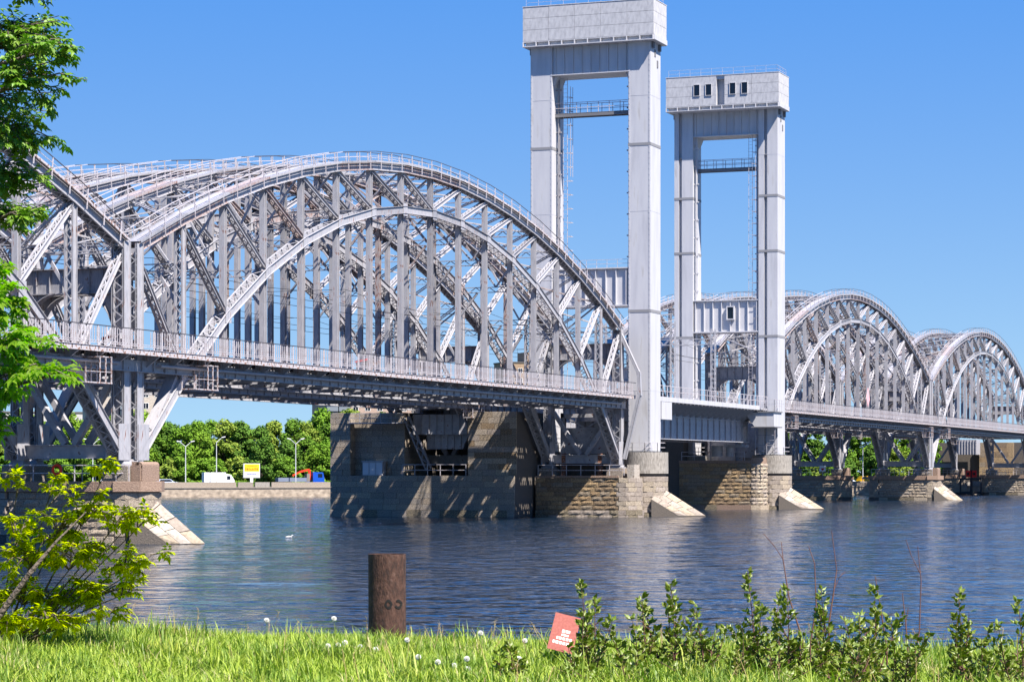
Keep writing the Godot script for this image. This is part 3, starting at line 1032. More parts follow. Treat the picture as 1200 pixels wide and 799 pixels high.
# courses of blocks on a flat face: from a along dir, normal nrm
func face(parent: Node3D, a: Vector3, dir: Vector3, nrm: Vector3, length: float, y0: float, y1: float, ch: float, bw: float, rough: bool, mats: Array, depth := 0.14, called := "stone_block") -> void:
	var rows := maxi(1, int(round((y1 - y0) / ch)))
	var h := (y1 - y0) / rows
	for r in rows:
		var x := 0.0
		var first := bw * (0.5 if r % 2 == 1 else 1.0) * rng.randf_range(0.85, 1.15)
		while x < length - 0.05:
			var w := minf(first if x == 0.0 else bw * rng.randf_range(0.78, 1.25), length - x)
			if length - x - w < bw * 0.35:
				w = length - x
			var o := a + dir * (x + w / 2)
			put_block(parent, Vector3(o.x, y0 + (r + 0.5) * h, o.z) - nrm * (depth - rng.randf() * 0.02 - 0.02), dir, nrm, w - 0.024, h - 0.024, depth, rough, mats, called)
			x += w

# courses round a drum; angle 0 points to +x, positive towards the viewer's side
func drum(parent: Node3D, c: Vector3, r: float, a0: float, a1: float, y0: float, y1: float, ch: float, bw: float, rough: bool, mats: Array, depth := 0.2, called := "stone_block") -> void:
	var rows := maxi(1, int(round((y1 - y0) / ch)))
	var h := (y1 - y0) / rows
	var k := maxi(3, int(round((a1 - a0) * r / bw)))
	for q in rows:
		for i in k:
			var t := a0 + (a1 - a0) * (i + (0.5 if q % 2 == 0 else 0.75)) / k
			if t > a1:
				continue
			var nrm := Vector3(cos(t), 0, sin(t))
			var along := Vector3(0, 1, 0).cross(nrm)
			var w := 2 * r * tan((a1 - a0) / k / 2)
			put_block(parent, Vector3(c.x, y0 + (q + 0.5) * h, c.z) + nrm * (r - depth + rng.randf() * 0.015), along, nrm, w - 0.024, h - 0.024, depth, rough, mats, called)

func solid(called: String, parent: Node3D, m: MB, material: Material) -> MeshInstance3D:
	return part(called, m, material, parent)

# pointed ice cutter on the upstream end of a pier: ridge from a high point down to the toe
func ice_cutter(parent: Node3D, x0: float, s: float, half: float, hi: float, eave: float, toe: float, base: float) -> void:
	var top := sub("ice_cutter", parent)
	var A := P(x0, hi, s)
	var T := P(toe, base, s)
	for q in [1.0, -1.0]:      # q = 1 is the side towards the viewer
		var E := P(x0, eave, s - q * half)
		var cx := x0 + (toe - x0) * 0.5
		var C := P(cx, base, s - q * half * 0.5)
		var n := (T - A).cross(E - A).normalized()
		if n.y < 0:
			n = -n
		var core := MB.new()
		var W := P(x0, base - 0.6, s - q * half)
		core.quad(A - n * 0.06, E - n * 0.06, C - n * 0.06, T - n * 0.06)
		core.tri(E, W, P(cx, base - 0.6, s - q * half * 0.5))
		core.tri(E, P(cx, base - 0.6, s - q * half * 0.5), C)
		core.quad(C, P(cx, base - 0.6, s - q * half * 0.5), P(toe, base - 0.6, s), T)
		part("core", core, M.mortar, top)
		# slabs laid on the slope
		var nu := 4
		var nv := 3
		for i in nu:
			for j in nv:
				var u0 := (i + (0.0 if j % 2 == 0 or i == 0 else -0.35)) / float(nu)
				var u1 := (i + 1 + (0.0 if j % 2 == 0 or i == nu - 1 else -0.35)) / float(nu)
				var g0 := 0.006
				var v0 := float(j) / nv + g0
				var v1 := float(j + 1) / nv - g0
				u0 += g0
				u1 -= g0
				var pts := []
				for uv in [[u0, v0], [u1, v0], [u1, v1], [u0, v1]]:
					var ridge := A.lerp(T, uv[0])
					var ev := E.lerp(C, uv[0])
					pts.append(ridge.lerp(ev, uv[1]) - n * 0.09)
				var m := MB.new()
				var e: Vector3 = n * (0.1 + rng.randf() * 0.015)
				if (pts[1] - pts[0]).cross(pts[2] - pts[0]).dot(e) < 0:
					pts.reverse()
				m.slab(pts, e)
				part("slope_slab", m, M.slab[rng.randi() % 4], top)

func pier_railing(parent: Node3D, line: Array, y: float, h := 1.1) -> void:
	var m := MB.new()
	for i in line.size() - 1:
		railing_line(m, P(line[i][0], y, line[i][1]), P(line[i + 1][0], y, line[i + 1][1]), h, 1.6, 0.06)
	part("railing", m, M.rail, parent)

# pier under two arch ends: round-nosed masonry with a granite cap and an ice cutter
func build_river_pier(label: String, x: float, s: float, s_group: String) -> Node3D:
	var root := thing("river_pier", label, "bridge pier", P(x - 4, 0, s), s_group)
	var hw := 2.1
	var xl := x - 8.2
	var xr := x + 0.2
	var m := MB.new()
	for lv in [[-2.5, 0.45, hw + 0.12], [0.45, 3.5, hw - 0.12], [3.5, 4.24, hw - 0.05]]:
		m.bb(xl, xr, lv[0], lv[1], s - lv[2], s + lv[2])
		m.cyl(P(xr, lv[0], s), P(xr, lv[1], s), lv[2], lv[2], 24)
		m.cyl(P(xl, lv[0], s), P(xl, lv[1], s), lv[2], lv[2], 24)
	solid("core", root, m, M.mortar)
	var f := P(xl, 0, s - hw)
	var zn := Vector3(0, 0, 1)
	var xn := Vector3(1, 0, 0)
	face(root, f + Vector3(0, 0, 0.25), xn, zn, xr - xl, -0.35, 0.5, 0.85, 1.6, false, [M.algae, M.stone[2]])
	face(root, f, xn, zn, xr - xl, 0.5, 3.5, 0.5, 1.25, true, M.stone)
	drum(root, P(xr, 0, s), hw, -PI / 2, PI / 2, 0.5, 3.5, 0.5, 1.0, false, [M.slab[2], M.stone[0], M.stone[2]])
	drum(root, P(xl, 0, s), hw, PI / 2, PI * 1.5, 0.5, 3.5, 0.5, 1.0, false, [M.slab[2], M.stone[0], M.stone[2]])
	face(root, f + Vector3(0, 0, 0.16), xn, zn, xr - xl, 3.52, 4.26, 0.75, 2.2, false, [M.pink])
	drum(root, P(xr, 0, s), hw + 0.16, -PI / 2, PI / 2, 3.52, 4.26, 0.75, 1.6, false, [M.pink])
	drum(root, P(xl, 0, s), hw + 0.16, PI / 2, PI * 1.5, 3.52, 4.26, 0.75, 1.6, false, [M.pink])
	# bearing blocks and rounded end parapet
	for bx in [x, x - 8.0]:
		var b := MB.new()
		b.bb(bx - 0.95, bx + 0.95, 4.24, 5.3, s - 1.75, s + 1.75)
		part("bearing_block", b, M.stone[1], root)
	var e := MB.new()
	e.bb(x + 1.0, x + 1.7, 4.26, 5.35, s - 1.3, s + 1.3)
	e.bb(x + 1.0, x + 1.55, 5.35, 5.6, s - 1.2, s + 1.2)
	e.cyl(P(x + 1.55, 5.33, s - 1.2), P(x + 1.55, 5.33, s + 1.2), 0.27, 0.27, 12)
	e.bb(x + 1.7, x + 1.82, 4.26, 5.33, s - 1.2, s + 1.2)
	part("end_parapet", e, M.pink, root)
	pier_railing(root, [[x - 9.6, s - 1.9], [x + 0.2, s - 1.9], [x + 1.0, s - 1.6]], 4.26)
	pier_railing(root, [[x - 9.6, s + 1.9], [x + 0.2, s + 1.9]], 4.26)
	ice_cutter(root, x + 1.4, s, 2.25, 3.6, 2.0, x + 6.0, 0.0)
	return root

func drum_pier(root: Node3D, x: float, s: float, cutter: bool) -> void:
	var r := 2.5
	var m := MB.new()
	m.cyl(P(x, -2.5, s), P(x, 4.75, s), r - 0.12, r - 0.12, 28)
	part("drum_core", m, M.mortar, root)
	drum(root, P(x, 0, s), r, -PI * 0.1, PI * 1.1, 0.45, 4.4, 0.56, 1.3, false, [M.slab[2], M.stone[0], M.slab[0], M.stone[2]])
	var u := MB.new()
	u.cyl(P(x, 4.72, s), P(x, 7.05, s), r + 0.12, r + 0.1, 36)
	part("concrete_collar", u, M.concrete, root)
	var l := MB.new()
	l.cyl(P(x, -0.4, s), P(x, 0.42, s), r + 0.3, r + 0.2, 28)
	part("footing_ledge", l, M.algae, root)
	var rl := MB.new()
	var k := 10
	for i in k:
		var t0 := TAU * i / k
		var t1 := TAU * (i + 1) / k
		railing_line(rl, P(x + 2.35 * cos(t0), 7.05, s + 2.35 * sin(t0)), P(x + 2.35 * cos(t1), 7.05, s + 2.35 * sin(t1)), 1.05, 1.5, 0.05)
	part("railing", rl, M.rail, root)
	if cutter:
		ice_cutter(root, x + 1.6, s, 2.6, 3.4, 1.9, x + 7.0, 0.1)

func build_piers() -> void:
	var grp := "masonry river piers with ice cutters"
	var p1 := build_river_pier("stone river pier with pale ice cutter behind the yellow green bush", 0.0, -0.6, grp)
	copy(p1, P(-4, 0, 278.5), "stone river pier with ice cutter right of the second tower")
	copy(p1, P(-4, 0, 387.3), "half shaded stone pier at the right edge below the last arch")
	var rear := copy(p1, P(-19.8, 0, -0.6), "rear bridge's stone pier just outside the left edge")
	var cutter := rear.get_node("ice_cutter")
	rear.remove_child(cutter)
	cutter.free()
	copy(rear, P(-19.8, 0, 278.5), "rear bridge's dark stone pier just right of the second tower")
	copy(rear, P(-19.8, 0, 387.3), "rear bridge's last stone pier by the far bank")
	copy(p1, P(-4, 0, -109.4), "stone pier outside the frame under the nearest arch's left end")

	# pier below the first lift tower: round-nosed front part with the arch bearings, two drums behind
	var a := thing("tower_pier", "ochre stone pier with two drums under the first lift tower", "bridge pier", P(-4, 0, 109), "lift tower piers")
	var m := MB.new()
	m.bb(-8.55, 0.9, -2.5, 4.2, 104.95, 109.5)
	m.cyl(P(0.9, -2.5, 106.75), P(0.9, 4.2, 106.75), 1.75, 1.75, 24)
	m.bb(-8.5, -0.6, -2.5, 6.2, 109.5, 113.4)
	part("core", m, M.mortar, a)
	var zn := Vector3(0, 0, 1)
	var xn := Vector3(1, 0, 0)
	face(a, P(-8.7, 0, 104.8), xn, zn, 9.6, 0.75, 4.25, 0.5, 1.25, true, M.ochre, 0.11)
	face(a, P(-8.7, 0, 104.6), xn, zn, 9.6, -0.3, 0.75, 0.52, 1.5, true, [M.algae, M.slab[2], M.algae], 0.12)
	face(a, P(-8.7, 0, 104.74), xn, zn, 9.6, 4.25, 4.5, 0.25, 2.0, false, [M.pink])
	drum(a, P(0.9, 0, 106.75), 1.95, -PI / 2, PI / 2, 0.75, 4.25, 0.5, 1.0, false, [M.slab[0], M.slab[2], M.stone[2]])
	drum(a, P(0.9, 0, 106.75), 2.1, -PI / 2, PI / 2, -0.3, 0.75, 0.52, 1.1, false, [M.algae, M.slab[2]])
	for bx in [0.0, -8.0]:
		var b := MB.new()
		b.bb(bx - 0.9, bx + 0.9, 4.2, 5.3, 106.0, 108.6)
		part("bearing_block", b, M.slab[2], a)
	var e := MB.new()
	e.bb(1.5, 2.3, 4.2, 5.7, 105.9, 107.8)
	part("end_parapet", e, M.slab[1], a)
	pier_railing(a, [[-8.5, 105.1], [1.4, 105.1]], 4.5, 1.15)
	# dark machinery room and rusty columns behind the bearings
	var room := MB.new()
	room.bb(-7.0, -1.3, 6.9, 9.6, 108.3, 109.4)
	room.bb(-7.0, -6.6, 4.2, 11.4, 108.2, 108.6)
	room.bb(-1.7, -1.3, 4.2, 11.4, 108.2, 108.6)
	room.bb(-6.6, -1.7, 9.6, 9.75, 108.1, 109.4)
	room.bb(-7.0, -1.3, 10.9, 11.3, 108.2, 109.4)
	room.bar(P(-6.6, 11.0, 108.3), P(-4.1, 9.7, 108.3), 0.12, 0.14)
	room.bar(P(-1.7, 11.0, 108.3), P(-4.1, 9.7, 108.3), 0.12, 0.14)
	part("machine_screen", room, M.girder, a)
	for x in [-6.3, -2.1]:
		var c := MB.new()
		c.bb(x - 0.22, x + 0.22, 4.2, 6.9, 107.2, 107.6)
		c.bb(x - 0.3, x + 0.3, 4.2, 4.4, 107.1, 107.7)
		part("rusty_column", c, M.rust, a)
	drum_pier(a, 1.75, 111.35, true)
	drum_pier(a, -9.75, 111.35, false)

	# pier below the second tower
	var q := thing("tower_pier", "ochre stone pier with two drums under the second lift tower", "bridge pier", P(-4, 0, 165), "lift tower piers")
	m = MB.new()
	m.bb(-9.5, 0.2, -2.5, 6.05, 161.95, 168.5)
	m.cyl(P(0.2, -2.5, 163.4), P(0.2, 6.05, 163.4), 1.45, 1.45, 24)
	m.bb(-8.6, 0.9, -2.5, 4.4, 168.5, 173.2)
	part("core", m, M.mortar, q)
	face(q, P(-9.6, 0, 161.8), xn, zn, 9.8, 0.6, 6.0, 0.49, 1.25, true, M.ochre, 0.11)
	face(q, P(-9.6, 0, 161.5), xn, zn, 9.8, -0.3, 0.6, 0.9, 1.9, false, [M.algae, M.pink], 0.2)
	face(q, P(-9.6, 0, 161.7), xn, zn, 9.8, 6.0, 6.4, 0.4, 2.2, false, [M.pink])
	drum(q, P(0.2, 0, 163.4), 1.65, -PI / 2, PI / 2, 0.6, 6.0, 0.49, 0.9, true, [M.slab[2], M.ochre[3], M.stone[2]])
	drum(q, P(0.2, 0, 163.4), 1.85, -PI / 2, PI / 2, -0.3, 0.6, 0.9, 1.1, false, [M.algae, M.slab[3]])
	var nb := MB.new()
	nb.cyl(P(0.2, 6.0, 163.4), P(0.2, 6.75, 163.4), 1.6, 1.5, 20)
	part("nose_cap", nb, M.pink, q)
	var rm2 := MB.new()
	rm2.bb(-7.6, -0.4, 4.3, 11.3, 168.7, 169.0)
	for x in [-7.5, -4.0, -0.5]:
		rm2.bb(x - 0.15, x + 0.15, 4.3, 11.4, 168.5, 168.7)
	part("machine_screen", rm2, M.girder, q)
	pier_railing(q, [[-9.3, 162.0], [-0.8, 162.0]], 6.4, 1.1)
	for bx in [0.0, -8.0]:
		var b := MB.new()
		b.bb(bx - 0.9, bx + 0.9, 4.4, 5.3, 169.4, 171.8)
		part("bearing_block", b, M.stone[0], q)
	drum_pier(q, 1.75, 166.2, true)
	drum_pier(q, -9.75, 166.2, false)

	build_bascule_pier(99.0, 1.0, "wide dark granite pier of the rear bridge holding a counterweight")
	build_bascule_pier(179.0, -1.0, "rear bridge's wide granite pier hidden behind the second tower")

# broad pier of the rear bridge with stone pylons and a counterweight in the pit between them
func build_bascule_pier(sf: float, d: float, label: String) -> void:
	var root := thing("bascule_pier", label, "bridge pier", P(-19.8, 0, sf + d * 9), "rear bascule piers")
	var c := MB.new()
	var x0 := -30.7
	var x1 := -8.95
	var back := sf + d * 17.0
	var w := func(a: float, b: float, y0: float, y1: float, f: float, e: float) -> void:
		c.bb(a, b, y0, y1, minf(sf + d * f, sf + d * e), maxf(sf + d * f, sf + d * e))
	w.call(x0 + 0.12, x1 - 0.12, -2.5, 4.5, 0.12, 17.0)
	w.call(x0 + 0.12, -28.42, 4.5, 11.4, 0.12, 17.0)
	w.call(-28.42, -22.42, 4.5, 11.4, 1.32, 17.0)
	w.call(-14.48, x1 - 0.12, 4.5, 11.4, 0.72, 17.0)
	w.call(-22.42, -14.48, 4.5, 11.0, 13.0, 17.0)
	part("core", c, M.mortar, root)
	if d > 0:
		var zn := Vector3(0, 0, 1)
		var xn := Vector3(1, 0, 0)
		var st := [M.stone[0], M.stone[1], M.stone[3], M.stone[2], M.stone[1]]
		face(root, P(x0, 0, sf - 0.15), xn, zn, x1 - x0, -0.3, 0.75, 1.05, 1.9, false, [M.algae, M.stone[0], M.stone[1]])
		face(root, P(x0, 0, sf), xn, zn, x1 - x0, 0.75, 4.5, 0.62, 1.5, false, st)
		face(root, P(x0, 0, sf), xn, zn, 2.4, 4.5, 11.4, 0.63, 1.3, false, st)
		face(root, P(-28.3, 0, sf + 1.2), xn, zn, 6.0, 4.5, 11.4, 0.63, 1.5, false, st)
		face(root, P(-14.6, 0, sf + 0.6), xn, zn, -14.6 * -1 + x1, 4.5, 11.4, 0.63, 1.45, false, [M.stone[0], M.ochre[3], M.stone[2], M.ochre[1], M.slab[2]])
		# return faces of the pylons
		face(root, P(-28.3, 0, sf), Vector3(0, 0, -1), xn, 1.2, 4.5, 11.4, 0.63, 1.2, false, st, 0.1)
		face(root, P(-22.3, 0, sf + 1.2), Vector3(0, 0, -1), xn, 6.0, 4.5, 11.0, 0.63, 1.5, false, st, 0.1)
		# service hut and small door
		var h := MB.new()
		h.bb(-26.9, -24.5, 4.5, 6.0, sf + 0.2, sf + 1.1)
		h.bb(-27.0, -24.4, 6.0, 6.1, sf + 0.1, sf + 1.1)
		part("service_hut", h, M.girder, root)
		for k in 3:
			var dr := MB.new()
			dr.bb(-26.85 + k * 0.8, -26.15 + k * 0.8, 4.6, 5.9, sf + 0.16, sf + 0.2)
			part("hut_panel", dr, M.tower, root)
		pier_railing(root, [[-22.2, sf + 0.3], [-14.7, sf + 0.3]], 4.5, 1.2)
		# upper service gallery
		var gl := MB.new()
		gl.bb(-28.3, -22.0, 10.2, 10.3, sf - 0.3, sf + 1.0)
		railing_line(gl, P(-28.3, 10.3, sf - 0.25), P(-22.0, 10.3, sf - 0.25), 1.0, 1.2, 0.05)
		part("service_gallery", gl, M.girder, root)
	# counterweight
	var cw := MB.new()
	cw.bb(-21.6, -15.3, 9.0, 11.2, minf(sf + d * 2.2, sf + d * 5.5), maxf(sf + d * 2.2, sf + d * 5.5))
	cw.slab([P(-20.6, 7.4, sf + d * 3.4), P(-16.3, 7.4, sf + d * 3.4), P(-15.6, 9.0, sf + d * 3.4), P(-20.6, 9.0, sf + d * 3.4)], Vector3(0, 0, -d * 2.0))
	var cp := part("counterweight", cw, M.girder, root)
	for i in 8:
		var x := -21.6 + i * 0.9
		var r := MB.new()
		var e := sf + d * 2.2
		r.bb(x - 0.03, x + 0.03, 9.0, 11.2, minf(e - d * 0.12, e), maxf(e - d * 0.12, e))
		part("rib", r, M.girder, cp)
	for i in 6:
		var x := -20.5 + i * 0.8
		var r := MB.new()
		var e := sf + d * 3.4
		r.bb(x - 0.03, x + 0.03, 7.4, 9.0, minf(e - d * 0.1, e), maxf(e - d * 0.1, e))
		part("rib", r, M.girder, cp)
	# perforated rocker arms
	for x in [-22.0, -14.9]:
		var r := MB.new()
		var A := P(x, 10.9, sf + d * 1.0)
		var B := P(x + 2.0, 5.2, sf + d * 2.6)
		r.member(A, B, 0.55, 0.4, Vector3(0, 0, 1), false, false, 0.7)
		part("rocker_arm", r, M.paint_dark, root)

func build_bascule_span() -> void:
	var t := thing("bascule_span", "rear bridge's plate girder opening section behind the lift span", "bridge span", P(-19.8, 11, 139))
	for x in [-15.6, -24.0]:
		var m := MB.new()
		m.bb(x - 0.05, x + 0.05, 10.0, 12.9, 108.0, 169.8)
		m.bb(x - 0.3, x + 0.3, 9.9, 10.0, 108.0, 169.8)
		for i in 30:
			var s := 109.0 + i * 2.05
			m.bb(x - 0.2, x + 0.2, 10.0, 12.9, s - 0.03, s + 0.03)
		part("plate_girder", m, M.girder, t)
	var d := MB.new()
	d.bb(-25.2, -14.3, 12.9, 13.15, 108.0, 169.8)
	part("deck_plate", d, M.girder, t)
	var r := MB.new()
	railing_line(r, P(-14.35, 13.15, 108), P(-14.35, 13.15, 169.8), 1.3, 1.6, 0.05)
	railing_line(r, P(-25.15, 13.15, 108), P(-25.15, 13.15, 169.8), 1.3, 1.6, 0.05)
	part("railing", r, M.rail, t)
	for c in [-17.9, -21.7]:
		for o in [-0.76, 0.76]:
			var q := MB.new()
			q.bb(c + o - 0.04, c + o + 0.04, 13.15, 13.31, 108, 169.8)
			part("running_rail", q, M.steel_rail, t)

# ---------------------------------------------------------------- water, banks, far shore
func wave(x: float, z: float, f: FastNoiseLite, h: FastNoiseLite) -> float:
	return f.get_noise_2d(x, z) * 0.08 + h.get_noise_2d(x, z) * 0.05

func build_water() -> void:
	var f := FastNoiseLite.new()
	f.noise_type = FastNoiseLite.TYPE_SIMPLEX_SMOOTH
	f.seed = 5
	f.frequency = 0.055
	f.fractal_octaves = 3
	var h := FastNoiseLite.new()
	h.noise_type = FastNoiseLite.TYPE_SIMPLEX_SMOOTH
	h.seed = 8
	h.frequency = 0.17
	h.fractal_octaves = 2
	var x0 := -330.0
	var x1 := 150.0
	var z0 := -470.0
	var z1 := 150.0
	var st := 1.9
	var nx := int((x1 - x0) / st)
	var nz := int((z1 - z0) / st)
	var v := PackedVector3Array()
	var n := PackedVector3Array()
	var idx := PackedInt32Array()
	for j in nz + 1:
		for i in nx + 1:
			var x := x0 + (x1 - x0) * i / nx
			var z := z0 + (z1 - z0) * j / nz
			var edge := minf(minf(x - x0, x1 - x), minf(z - z0, z1 - z))
			var k := clampf(edge / 12.0, 0, 1)
			var y := wave(x, z, f, h) * k
			var dx := (wave(x + 0.5, z, f, h) - wave(x - 0.5, z, f, h)) * k
			var dz := (wave(x, z + 0.5, f, h) - wave(x, z - 0.5, f, h)) * k
			v.append(Vector3(x, y, z))
			n.append(Vector3(-dx, 1, -dz).normalized())
			if i < nx and j < nz:
				var a := j * (nx + 1) + i
				idx.append_array(PackedInt32Array([a, a + 1, a + nx + 1, a + 1, a + nx + 2, a + nx + 1]))
	# the river goes on beyond the rippled middle
	for r in [[-2500.0, x0, -900.0, 400.0], [x1, 2500.0, -900.0, 400.0], [x0, x1, -900.0, z0], [x0, x1, z1, 400.0]]:
		var a := v.size()
		for q in [[r[0], r[2]], [r[1], r[2]], [r[1], r[3]], [r[0], r[3]]]:
			v.append(Vector3(q[0], 0, q[1]))
			n.append(Vector3.UP)
		idx.append_array(PackedInt32Array([a, a + 1, a + 3, a + 1, a + 2, a + 3]))
	var arr := []
	arr.resize(Mesh.ARRAY_MAX)
	arr[Mesh.ARRAY_VERTEX] = v
	arr[Mesh.ARRAY_NORMAL] = n
	arr[Mesh.ARRAY_INDEX] = idx
	var am := ArrayMesh.new()
	am.add_surface_from_arrays(Mesh.PRIMITIVE_TRIANGLES, arr)
	var o := MeshInstance3D.new()
	o.mesh = am
	var m := mat(g(0.06, 0.13, 0.20), 0.08)
	m.metallic_specular = 0.5
	m.uv1_triplanar = true
	m.uv1_world_triplanar = true
	m.uv1_scale = Vector3.ONE / 74.0
	m.heightmap_enabled = true
	m.heightmap_scale = 26.0
	m.heightmap_texture = noise_tex(0.027, 91, [], 1024, 4)
	o.material_override = m
	o.name = "river_water"
	o.set_meta("kind", "structure")
	add_child(o)

const SHORE_A := Vector2(-146.4, 272.7)

# a place on the far shore: t along the river wall, d behind it
func shore(t: float, d: float, y: float) -> Vector3:
	return P(-146.4 + 0.75 * t - 0.6615 * d, y, 272.7 + 0.6615 * t + 0.75 * d)

func shore_box(m: MB, t0: float, t1: float, d0: float, d1: float, y0: float, y1: float) -> void:
	m.box(shore((t0 + t1) / 2, (d0 + d1) / 2, (y0 + y1) / 2), Vector3(0.75, 0, -0.6615) * (t1 - t0) / 2, Vector3(0, (y1 - y0) / 2, 0), Vector3(0.6615, 0, 0.75) * (d1 - d0) / 2)

func build_shores() -> void:
	# ground behind the river wall out to the horizon
	var gm := MB.new()
	gm.quad(shore(-2500, 1.2, 1.95), shore(2500, 1.2, 1.95), shore(2500, 4000, 2.2), shore(-2500, 4000, 2.2))
	gm.quad(shore(-2500, 1.2, -2), shore(2500, 1.2, -2), shore(2500, 1.2, 1.95), shore(-2500, 1.2, 1.95))
	var gmat := textured([[0.2, g(0.17, 0.23, 0.08)], [0.5, g(0.25, 0.31, 0.11)], [0.8, g(0.33, 0.34, 0.18)]], 0.02, 101, 0.95, 14.0)
	setting("far_ground", gm, gmat)
	var rm := MB.new()
	shore_box(rm, -600, 600, 2.5, 11.0, 1.9, 2.06)
	setting("embankment_road", rm, textured([[0.2, g(0.25, 0.25, 0.26)], [0.8, g(0.34, 0.34, 0.34)]], 0.02, 103, 0.9, 6.0))
	# river wall
	var t := thing("river_wall", "long pale granite embankment wall along the far shore", "wall", shore(0, 0.6, 0))
	var lo := MB.new()
	shore_box(lo, -400, 600, 0.0, 1.6, -2, 1.75)
	shore_box(lo, -400, 600, -0.25, 1.6, -2, 0.25)
	part("wall_face", lo, textured([[0.2, g(0.46, 0.42, 0.37)], [0.5, g(0.58, 0.53, 0.47)], [0.8, g(0.68, 0.63, 0.56)]], 0.015, 105, 0.9, 9.0, 3.0), t)
	var co := MB.new()
	shore_box(co, -400, 600, -0.15, 1.6, 1.75, 1.95)
	part("coping", co, M.stone[1], t)
	var cuts := [-70.0, -62.0, -46.0, -28.0, -14.0, 0.0, 14.9, 18.3, 21.6, 36.0, 52.0, 70.0, 90.0, 110.0, 130.0, 150.0, 162.0, 180.0, 200.0, 225.0]
	for i in cuts.size() - 1:
		var pm := MB.new()
		var gap: float = 0.35 if cuts[i + 1] in [14.9, 18.3, 21.6] else 0.03
		shore_box(pm, cuts[i] + 0.03, cuts[i + 1] - gap, 0.15, 0.75, 1.95, 2.92)
		part("parapet_block", pm, [M.stone[1], M.concrete, M.stone[0]][i % 3], t)
	# near bank: a flat grassy top that drops to the water
	var b := MB.new()
	var prof := [[-60.0, BANK], [22.0, BANK], [25.0, BANK - 0.1], [27.0, BANK - 0.6], [32.0, -1.0], [34.0, -2.5]]
	for i in prof.size() - 1:
		var p0 = prof[i]
		var p1 = prof[i + 1]
		for j in 40:
			var r0 := -200.0 + j * 10.0
			var e0 := clampf(-r0 * 0.025, -0.3, 0.3)
			var e1 := clampf(-(r0 + 10) * 0.025, -0.3, 0.3)
			b.quad(bank(p0[0], r0, p0[1] + e0), bank(p0[0], r0 + 10, p0[1] + e1), bank(p1[0], r0 + 10, p1[1] + e1), bank(p1[0], r0, p1[1] + e0))
	setting("grassy_bank", b, textured([[0.2, g(0.16, 0.18, 0.06)], [0.5, g(0.24, 0.30, 0.08)], [0.8, g(0.33, 0.38, 0.12)]], 0.05, 107, 0.95, 2.0, 4.0))

# ---------------------------------------------------------------- far trees
func far_tree_mesh(seed_: int, h: float, r: float, leaves: int) -> Array:
	var q := RandomNumberGenerator.new()
	q.seed = seed_
	var trunk := MB.new()
	var y0 := h * 0.18
	trunk.cyl(Vector3(0, -0.2, 0), Vector3(0.1, h * 0.45, 0.05), 0.22, 0.14, 8)
	var lumps := []
	var k := 34
	for i in k:
		var a := q.randf() * TAU
		var yy := q.randf_range(0.13, 0.93)
		var rr := r * sin(PI * clampf(yy * 0.78 + 0.18, 0, 1)) * q.randf_range(0.35, 0.85)
		var c := Vector3(cos(a) * rr, h * yy, sin(a) * rr)
		lumps.append([c, q.randf_range(0.18, 0.32) * r])
		trunk.cyl(Vector3(0, h * yy * 0.5, 0), c, 0.09, 0.03, 5, false)
	lumps.append([Vector3(0, h * 0.93, 0), r * 0.3])
	lumps.append([Vector3(0, h * 0.6, 0), r * 0.5])
	var cr := MB.new()
	cr.tinted = true
	for i in leaves:
		var l = lumps[q.randi() % lumps.size()]
		var d := Vector3(q.randfn(), q.randfn(), q.randfn()).normalized()
		var c: Vector3 = l[0] + d * Vector3(1.15, 0.85, 1.15) * l[1] * pow(q.randf(), 0.35)
		if c.y < y0 * 0.5:
			continue
		var n := (d + Vector3(0, 0.5, 0) + Vector3(q.randfn(), q.randfn(), q.randfn()) * 0.7).normalized()
		var x := n.cross(Vector3(q.randfn(), q.randfn(), q.randfn())).normalized() * q.randf_range(0.16, 0.34)
		var y := n.cross(x).normalized() * q.randf_range(0.12, 0.26)
		var t := q.randf_range(0.75, 1.25)
		cr.tint = Color(t * q.randf_range(0.9, 1.15), t, t * q.randf_range(0.8, 1.1))
		cr.tri(c - x, c - y, c + x)
		cr.tri(c - x, c + x, c + y)
	return [trunk.mesh(), cr.mesh()]

